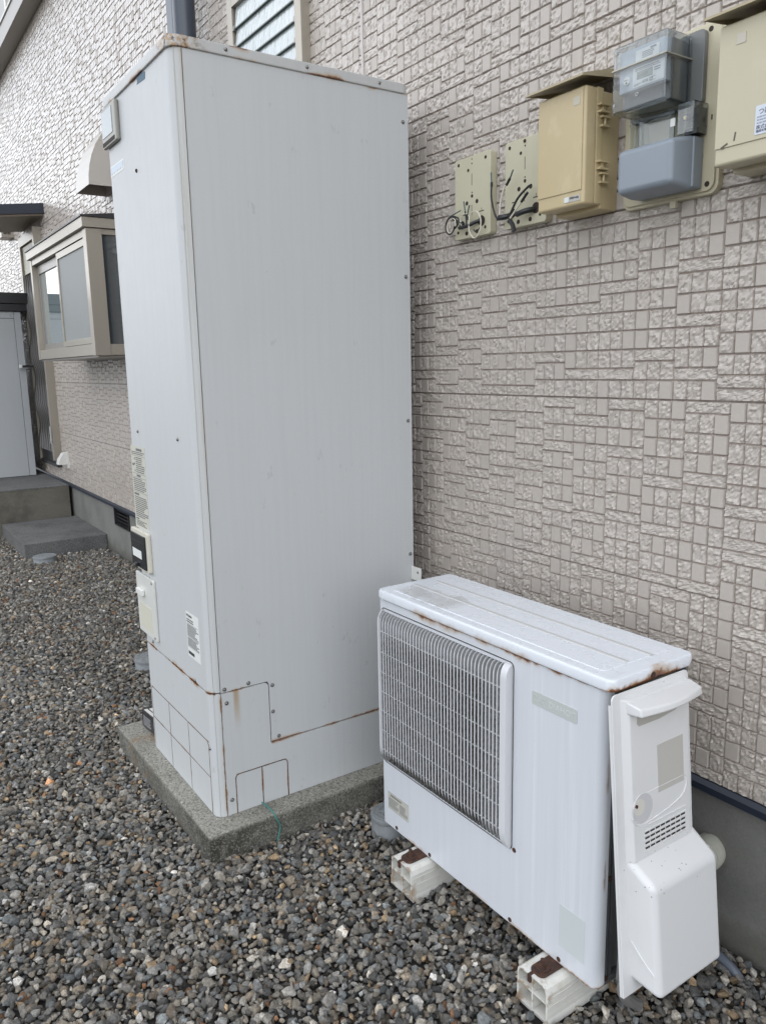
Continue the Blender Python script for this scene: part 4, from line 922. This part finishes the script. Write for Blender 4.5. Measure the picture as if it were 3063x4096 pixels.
mb = MB(); mb.box(.512, .531, -.1286, -.1275, 2.006, 2.024); mb.build('faded_square', Mat('pale_patch2', (.52, .48, .40), .5), dr)
mb = MB(); mb.prism(rrect(.560, .640, 1.832, 1.884, .003), 'y', -.1285, -.1275); lb = mb.build('company_label', Mat('bluish_label', (.58, .62, .68), .35), dr)
INKB = Mat('blue_ink', (.05, .06, .12), .6)
text('つばめ', .013, (.566, -.1287, 1.868), '-y', INKB, 'label_lettering', lb, xs=.9); text('株式会社', .0085, (.563, -.1287, 1.842), '-y', INKB, 'label_lettering', lb); text('福岡市博多区', .0055, (.563, -.1287, 1.836), '-y', INKB, 'label_lettering', lb)
mb = MB(); lines_y(mb, .564, .635, 1.850, 1.866, 3, -.1286, th=.0003, seed=4); mb.build('small_print', Mat('grey_blue_ink', (.3, .33, .4), .6), lb)
mb = MB()
for (x, z, a, L, w) in ((.497, 1.827, 25, .016, .0035), (.519, 1.840, 80, .016, .003)): mb.box(-L/2, L/2, -.0004, 0, -w/2, w/2, T=Matrix.Translation((x, -.1278, z)) @ Matrix.Rotation(math.radians(-a), 4, 'Y'), bev=.0003)
mb.build('adhesive_residue', Mat('dark_residue', (.12, .10, .08), .8), dr)

# smart meter
met = thing('electricity_meter', (.29, 0, 1.77), 'grey electricity meter with clear cover and digital display on a beige backboard', 'electricity meter')
mb = MB(); mb.prism(rrect(.165, .418, 1.765, 2.113, .022, 6), 'y', -.022, -.002, bev=.003); mb.prism(rrect(.172, .411, 1.772, 2.106, .02, 6), 'y', -.028, -.022, bev=.002); mb.box(.300, .316, -.026, -.016, 1.750, 1.768, bev=.002); bp_ = mb.build('backboard', BEIGE, met)
mb = MB()
for (x, z, r) in ((.350, 2.098, .005), (.386, 2.096, .0055), (.395, 1.786, .006)):
    hole(mb, x, z, r, -.028); mb.build('board_hole', HOLE, bp_); mb = MB()
mb.box(.355, .372, -.0286, -.028, 2.094, 2.0955); mb.box(.397, .4, -.0286, -.028, 1.915, 1.925); mb.build('board_slots', HOLE, bp_)
CLEAR = Mat('clear_cover_plastic', (.80, .84, .86), .06); CLEAR.I['Transmission Weight'].default_value = 1; CLEAR.I['IOR'].default_value = 1.12
CLEAR.I['Coat Weight'].default_value = 1.0; CLEAR.I['Coat Roughness'].default_value = .05
METG = Mat('meter_grey_plastic', (.15, .155, .15), .3); TERM = Mat('terminal_grey_plastic', (.235, .268, .305), .42); TERM.bump(TERM.noise(500, 2), .08, .0005)
BODYD = Mat('meter_dark_body', (.15, .155, .155), .5)
mb = MB(); mb.prism(rrect(.196, .382, 1.948, 2.098, .012), 'y', -.042, -.028, bev=.003); mb.build('meter_base', METG, met)
mb = MB(); mb.box(.222, .345, -.100, -.042, 1.960, 2.082, bev=.004); mb.build('meter_body', BODYD, met)
mb = MB(); mb.box(.224, .343, -.119, -.100, 1.994, 2.080, bev=.002); mb.build('meter_face', Mat('meter_face_grey', (.40, .44, .475), .45), met)
# clear shell walls
mb = MB(); t = .0018; X0, X1, Z0_, Z1_ = .213, .354, 1.952, 2.091
mb.box(X0, X1, -.130, -.042, Z0_, Z1_, bev=.006, segs=3)
b2 = MB(); shell = mb.build('clear_cover', CLEAR, met)
so_ = shell.modifiers.new('thickness', 'SOLIDIFY'); so_.thickness = .0016; so_.offset = -1
mb = MB(); mb.box(X0-.0008, X1+.0008, -.1312, -.042, 2.042, 2.0445); mb.build('cover_band', Mat('pale_brass_band', (.36, .34, .28), .3, .3), met)
mb = MB(); mb.box(.268, .329, -.1202, -.119, 2.048, 2.072); l1 = mb.build('data_label', PALE, met)
mb = MB(); lines_y(mb, .285, .326, 2.052, 2.066, 4, -.1202, th=.0004, seed=3); mb.box(.306, .321, -.1207, -.1202, 2.0665, 2.070); mb.build('small_print', INKL if False else Mat('print_ink', (.16, .17, .2), .6), l1)
mb = MB(); mb.box(.262, .343, -.1202, -.119, 1.998, 2.038); l2 = mb.build('display_panel', PALE, met)
mb = MB(); mb.box(.273, .314, -.1208, -.1202, 2.013, 2.027); lcd = mb.build('lcd_display', Mat('lcd_grey', (.26, .28, .24), .2), l2)
mb = MB(); mb.box(.2725, .3145, -.1206, -.1202, 2.0122, 2.0128); mb.box(.2725, .3145, -.1206, -.1202, 2.0272, 2.0278); lines_y(mb, .268, .335, 2.029, 2.036, 2, -.1202, th=.0004, seed=5); lines_y(mb, .265, .285, 2.000, 2.005, 2, -.1202, th=.0004, seed=6); lines_y(mb, .318, .338, 2.018, 2.027, 2, -.1202, th=.0004, seed=7)
for z in (2.0015, 2.0085): mb.box(.306, .322, -.1205, -.1202, z-.0003, z+.0003)
mb.build('small_print', [m_ for m_ in [Mat('print_ink2', (.14, .15, .18), .6)]], l2)
text('6358 127', .0082, (.288, -.1206, 2.0022), '-y', INK, 'serial_number', l2, xs=.9); text('888888', .010, (.276, -.1210, 2.0165), '-y', Mat('lcd_ink', (.2, .21, .19), .4), 'display_digits', l2, xs=.85)
mb = MB(); mb.cyl((.245, -.1205, 2.018), (.245, -.119, 2.018), .0085, 24); sl_ = mb.build('inspection_seal', WHITEP, met); text('2024. 6', .0038, (.2385, -.1209, 2.018), '-y', INK, 'seal_lettering', sl_); text('検', .005, (.2425, -.1209, 2.0118), '-y', INK, 'seal_lettering', sl_)
mb = MB(); mb.cyl((.283, -.1315, 1.980), (.283, -.130, 1.980), .0040, 16); mb.cyl((.283, -.132, 1.980), (.283, -.1312, 1.980), .0026, 14, mi=1); mb.build('optical_port', [Mat('grey_ring', (.45, .46, .45), .3), METG], met)
mb = MB(); mb.cyl((.222, -.1315, 1.972), (.222, -.1302, 1.972), .0035, 16); mb.build('seal_mark', Mat('grey_mark', (.33, .34, .35), .5), met)
# terminal cover
mb = MB(); mb.box(.222, .383, -.062, -.028, 1.779, 1.883, bev=.004, segs=3); tc_ = mb.build('terminal_cover', TERM, met)
mb = MB(); b = bmesh.new()
A = [b.verts.new(p) for p in ((.214, -.060, 1.779), (.3795, -.060, 1.775), (.3795, -.060, 1.886), (.214, -.060, 1.886))]; B = [b.verts.new(p) for p in ((.224, -.118, 1.784), (.367, -.118, 1.784), (.367, -.118, 1.876), (.224, -.118, 1.876))]
b.faces.new(A); b.faces.new(B[::-1])
for i in range(4): b.faces.new((A[i], A[(i+1) % 4], B[(i+1) % 4], B[i]))
bmesh.ops.recalc_face_normals(b, faces=b.faces); bmesh.ops.bevel(b, geom=[e for e in b.edges if min(v.co.y for v in e.verts) < -.1], offset=.012, segments=4, affect='EDGES', profile=.5); mb._merge(b); mb.build('cover_bulge', TERM, tc_)
mb = MB(); mb.cyl((.3815, -.045, 1.845), (.3828, -.045, 1.845), .016, 28); mb.build('side_knockout', TERM, tc_)
# clear bracket between
mb = MB()
for x in (.222, .236): mb.box(x, x+.0016, -.075, -.028, 1.885, 1.952)
for x in (.330, .352, .370, .388): mb.box(x, x+.0016, -.078, -.030, 1.888, 1.948)
mb.box(.352, .3895, -.080, -.0785, 1.888, 1.948, bev=.0005); mb.box(.352, .3895, -.078, -.03, 1.947, 1.949); mb.box(.236, .33, -.062, -.060, 1.888, 1.95)
mb.build('clear_bracket', CLEAR, met)
mb = MB(); mb.box(.356, .386, -.060, -.030, 1.888, 1.900); mb.box(.374, .387, -.055, -.03, 1.9, 1.94); mb.cyl((.362, -.066, 1.922), (.362, -.05, 1.922), .008, 14); mb.build('seal_block', BLACK, met)
mb = MB(); mb.cyl((.362, -.069, 1.922), (.362, -.066, 1.922), .0042, 12); mb.build('brass_screw', Mat('brass', (.45, .36, .18), .3, .8), met)
mb = MB(); mb.box(.334, .346, -.081, -.0795, 1.908, 1.924); mb.build('code_label', PALE, met)

# ------------------------------------------------------------ ground and gravel
GM = Mat('soil_under_gravel', (.022, .020, .018), .95)
vd, vn = GM.vor(48); hs = GM.nt.nodes.new('ShaderNodeSeparateColor'); GM.nt.links.new(vn.outputs['Color'], hs.inputs[0])
px, py, pz = GM.pos(); GM.mix(((px*px+py*py)).ramp(12, 40, 0, 1)*V(GM.nt, hs.outputs[0]).ramp(.2, .9), (.17, .165, .15))
mb = MB(); mb.box(-300, 300, -300, .4, -.4, -.018); mb.box(-300, 300, .4, 300, -.4, -.02)
g = mb.build('ground', GM, None); g['kind'] = 'structure'
def stone(i):
    R = random.Random(100+i); b = bmesh.new(); ax = (1, R.uniform(.62, .92), R.uniform(.42, .72))
    for k in range(R.randint(12, 17)):
        v = Vector((R.gauss(0, 1), R.gauss(0, 1), R.gauss(0, 1))).normalized()
        b.verts.new((v.x*ax[0]*R.uniform(.85, 1.05), v.y*ax[1]*R.uniform(.85, 1.05), v.z*ax[2]*R.uniform(.85, 1.05)))
    bmesh.ops.convex_hull(b, input=b.verts)
    bmesh.ops.delete(b, geom=[v for v in b.verts if not v.link_faces], context='VERTS')
    bmesh.ops.bevel(b, geom=list(b.edges), offset=.10, segments=2, affect='EDGES', profile=.6, clamp_overlap=True)
    me = bpy.data.meshes.new('stone'); b.to_mesh(me); b.free()
    me.polygons.foreach_set('use_smooth', [True]*len(me.polygons)); me.set_sharp_from_angle(angle=math.radians(28)); me.materials.append(SM.m)
    return bpy.data.objects.new('stone_shape', me)
SM = Mat('gravel_stone', (.15, .15, .145), .72, spec=.35)
at = SM.nt.nodes.new('ShaderNodeAttribute'); at.attribute_type = 'INSTANCER'; at.attribute_name = 'scol'
SM.mix(1.0, at.outputs['Color'])
n1 = SM.noise(2.2, 6, .7, src='obj'); mulc = SM.nt.nodes.new('ShaderNodeMix'); mulc.data_type = 'RGBA'; mulc.blend_type = 'MULTIPLY'; mulc.inputs[0].default_value = 1
cc = SM.nt.nodes.new('ShaderNodeCombineColor'); v_ = n1.ramp(.3, .7, .6, 1.35)
for i in range(3): SM.nt.links.new(v_.s, cc.inputs[i])
SM.nt.links.new(SM.c, mulc.inputs[6]); SM.nt.links.new(cc.outputs[0], mulc.inputs[7]); SM.c = mulc.outputs[2]; SM.nt.links.new(SM.c, SM.I['Base Color'])
SM.bump(SM.noise(5, 5, .7, src='obj'), .5, .12)
shapes = bpy.data.collections.new('stone_shapes')
for i in range(22): shapes.objects.link(stone(i))
# scatter points
sp = .0138; xs = np.arange(-9, 2.2, sp); yy = np.arange(-3.2, .0, sp)
PX, PY = np.meshgrid(xs, yy); PX = PX.ravel()+rng.uniform(-.008, .008, PX.size); PY = PY.ravel()+rng.uniform(-.008, .008, PY.size)
d3 = np.stack([PX-CAM[0], PY-CAM[1], np.zeros_like(PX)-CAM[2]], -1)
zc = d3@np.array(fw); xc = d3@np.array(r2); yc = d3@np.array(u2)
fx_, fy_ = 765/1024*.5/(3147.5/4096), .5/(3147.5/4096)
keep = (zc > .3) & (np.abs(xc) < zc*fx_+.35) & (yc > -zc*fy_-.35) & (yc < zc*fy_)
dist = np.sqrt((d3**2).sum(-1))
def inside(x0, x1, y0, y1): return (PX > x0) & (PX < x1) & (PY > y0) & (PY < y1)
keep &= ~inside(-1.393, -.515, -.902, .1) & ~inside(-5.98, -4.965, -.605, .1) & ~((PX < -6.05) & (PY > -1.7)) & ~(PY > .005)
for cxx, cyy, cr_ in ((-.355, -.38, .052), (-2.165, -.545, .066), (-4.77, -.51, .076)): keep &= (PX-cxx)**2+(PY-cyy)**2 > cr_**2
keep &= ~inside(-.156, -.040, -.530, -.16) & ~inside(.343, .459, -.530, -.16)
PX, PY = PX[keep], PY[keep]; n0 = len(PX)
ex = (rng.random(n0) < .7) & ~((PX > -.17) & (PX < -.03) & (PY > -.55)) & ~((PX > .33) & (PX < .47) & (PY > -.55)) & ~((PX > -1.42) & (PX < -.5) & (PY > -.93)); PX = np.concatenate([PX, PX[ex]+sp/2]); PY = np.concatenate([PY, PY[ex]+sp/2]); n = len(PX); print('stones', n)
lump = .0015*np.sin(PX*5.1+1.3)*np.sin(PY*6.3)+.002*np.sin(PX*17+PY*11)
siz = np.clip(rng.lognormal(math.log(.0106), .32, n), .0055, .024)
PZ = -.008+lump+rng.uniform(-.006, .006, n)+siz*.12; PZ[n0:] -= .009; siz[n0:] = np.maximum(siz[n0:], .009)
edge = np.minimum(1, np.abs(PY)/.03); 
pal = np.array([(.150, .150, .148), (.118, .122, .124), (.185, .180, .168), (.16, .15, .132), (.098, .104, .110), (.21, .208, .20), (.135, .118, .098), (.20, .155, .105), (.15, .085, .05), (.34, .345, .35), (.115, .13, .142), (.07, .072, .074)])
pw = np.array([.18, .16, .13, .13, .11, .055, .08, .035, .013, .012, .07, .04]); pw /= pw.sum()
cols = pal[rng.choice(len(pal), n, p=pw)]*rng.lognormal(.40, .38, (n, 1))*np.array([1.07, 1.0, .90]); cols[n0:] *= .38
me = bpy.data.meshes.new('gravel'); me.vertices.add(n); me.vertices.foreach_set('co', np.stack([PX, PY, PZ], -1).ravel())
def attr(nm, ty, dat, key='value'):
    a = me.attributes.new(nm, ty, 'POINT'); a.data.foreach_set(key, dat.ravel())
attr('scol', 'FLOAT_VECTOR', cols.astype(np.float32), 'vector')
rotv = np.stack([rng.normal(0, .45, n), rng.normal(0, .45, n), rng.uniform(0, 6.283, n)], -1)
tilt = rng.random(n) < .15; rotv[tilt, 0] += rng.uniform(.6, 1.4, tilt.sum())
attr('srot', 'FLOAT_VECTOR', rotv.astype(np.float32), 'vector'); attr('ssiz', 'FLOAT', siz.astype(np.float32))
attr('sidx', 'INT', rng.integers(0, 22, n).astype(np.int32))
gv = bpy.data.objects.new('gravel', me); COL.objects.link(gv); gv['kind'] = 'stuff'; gv['label'] = 'grey and brown crushed stone gravel covering the yard'; gv['category'] = 'gravel'
ng = bpy.data.node_groups.new('scatter', 'GeometryNodeTree')
ng.interface.new_socket('Geometry', in_out='INPUT', socket_type='NodeSocketGeometry'); ng.interface.new_socket('Geometry', in_out='OUTPUT', socket_type='NodeSocketGeometry')
gi = ng.nodes.new('NodeGroupInput'); go = ng.nodes.new('NodeGroupOutput'); iop = ng.nodes.new('GeometryNodeInstanceOnPoints'); ci = ng.nodes.new('GeometryNodeCollectionInfo')
ci.inputs['Collection'].default_value = shapes; ci.inputs['Separate Children'].default_value = True; ci.inputs['Reset Children'].default_value = True
def na(nm, ty):
    a = ng.nodes.new('GeometryNodeInputNamedAttribute'); a.data_type = ty; a.inputs['Name'].default_value = nm; return a.outputs['Attribute']
ng.links.new(gi.outputs[0], iop.inputs['Points']); ng.links.new(ci.outputs[0], iop.inputs['Instance']); iop.inputs['Pick Instance'].default_value = True
ng.links.new(na('sidx', 'INT'), iop.inputs['Instance Index'])
e2r = ng.nodes.new('FunctionNodeEulerToRotation'); ng.links.new(na('srot', 'FLOAT_VECTOR'), e2r.inputs[0]); ng.links.new(e2r.outputs[0], iop.inputs['Rotation'])
ng.links.new(na('ssiz', 'FLOAT'), iop.inputs['Scale']); ng.links.new(iop.outputs[0], go.inputs[0])
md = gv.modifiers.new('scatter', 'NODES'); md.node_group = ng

for o in bpy.data.objects:
    if '_org' in o: del o['_org']
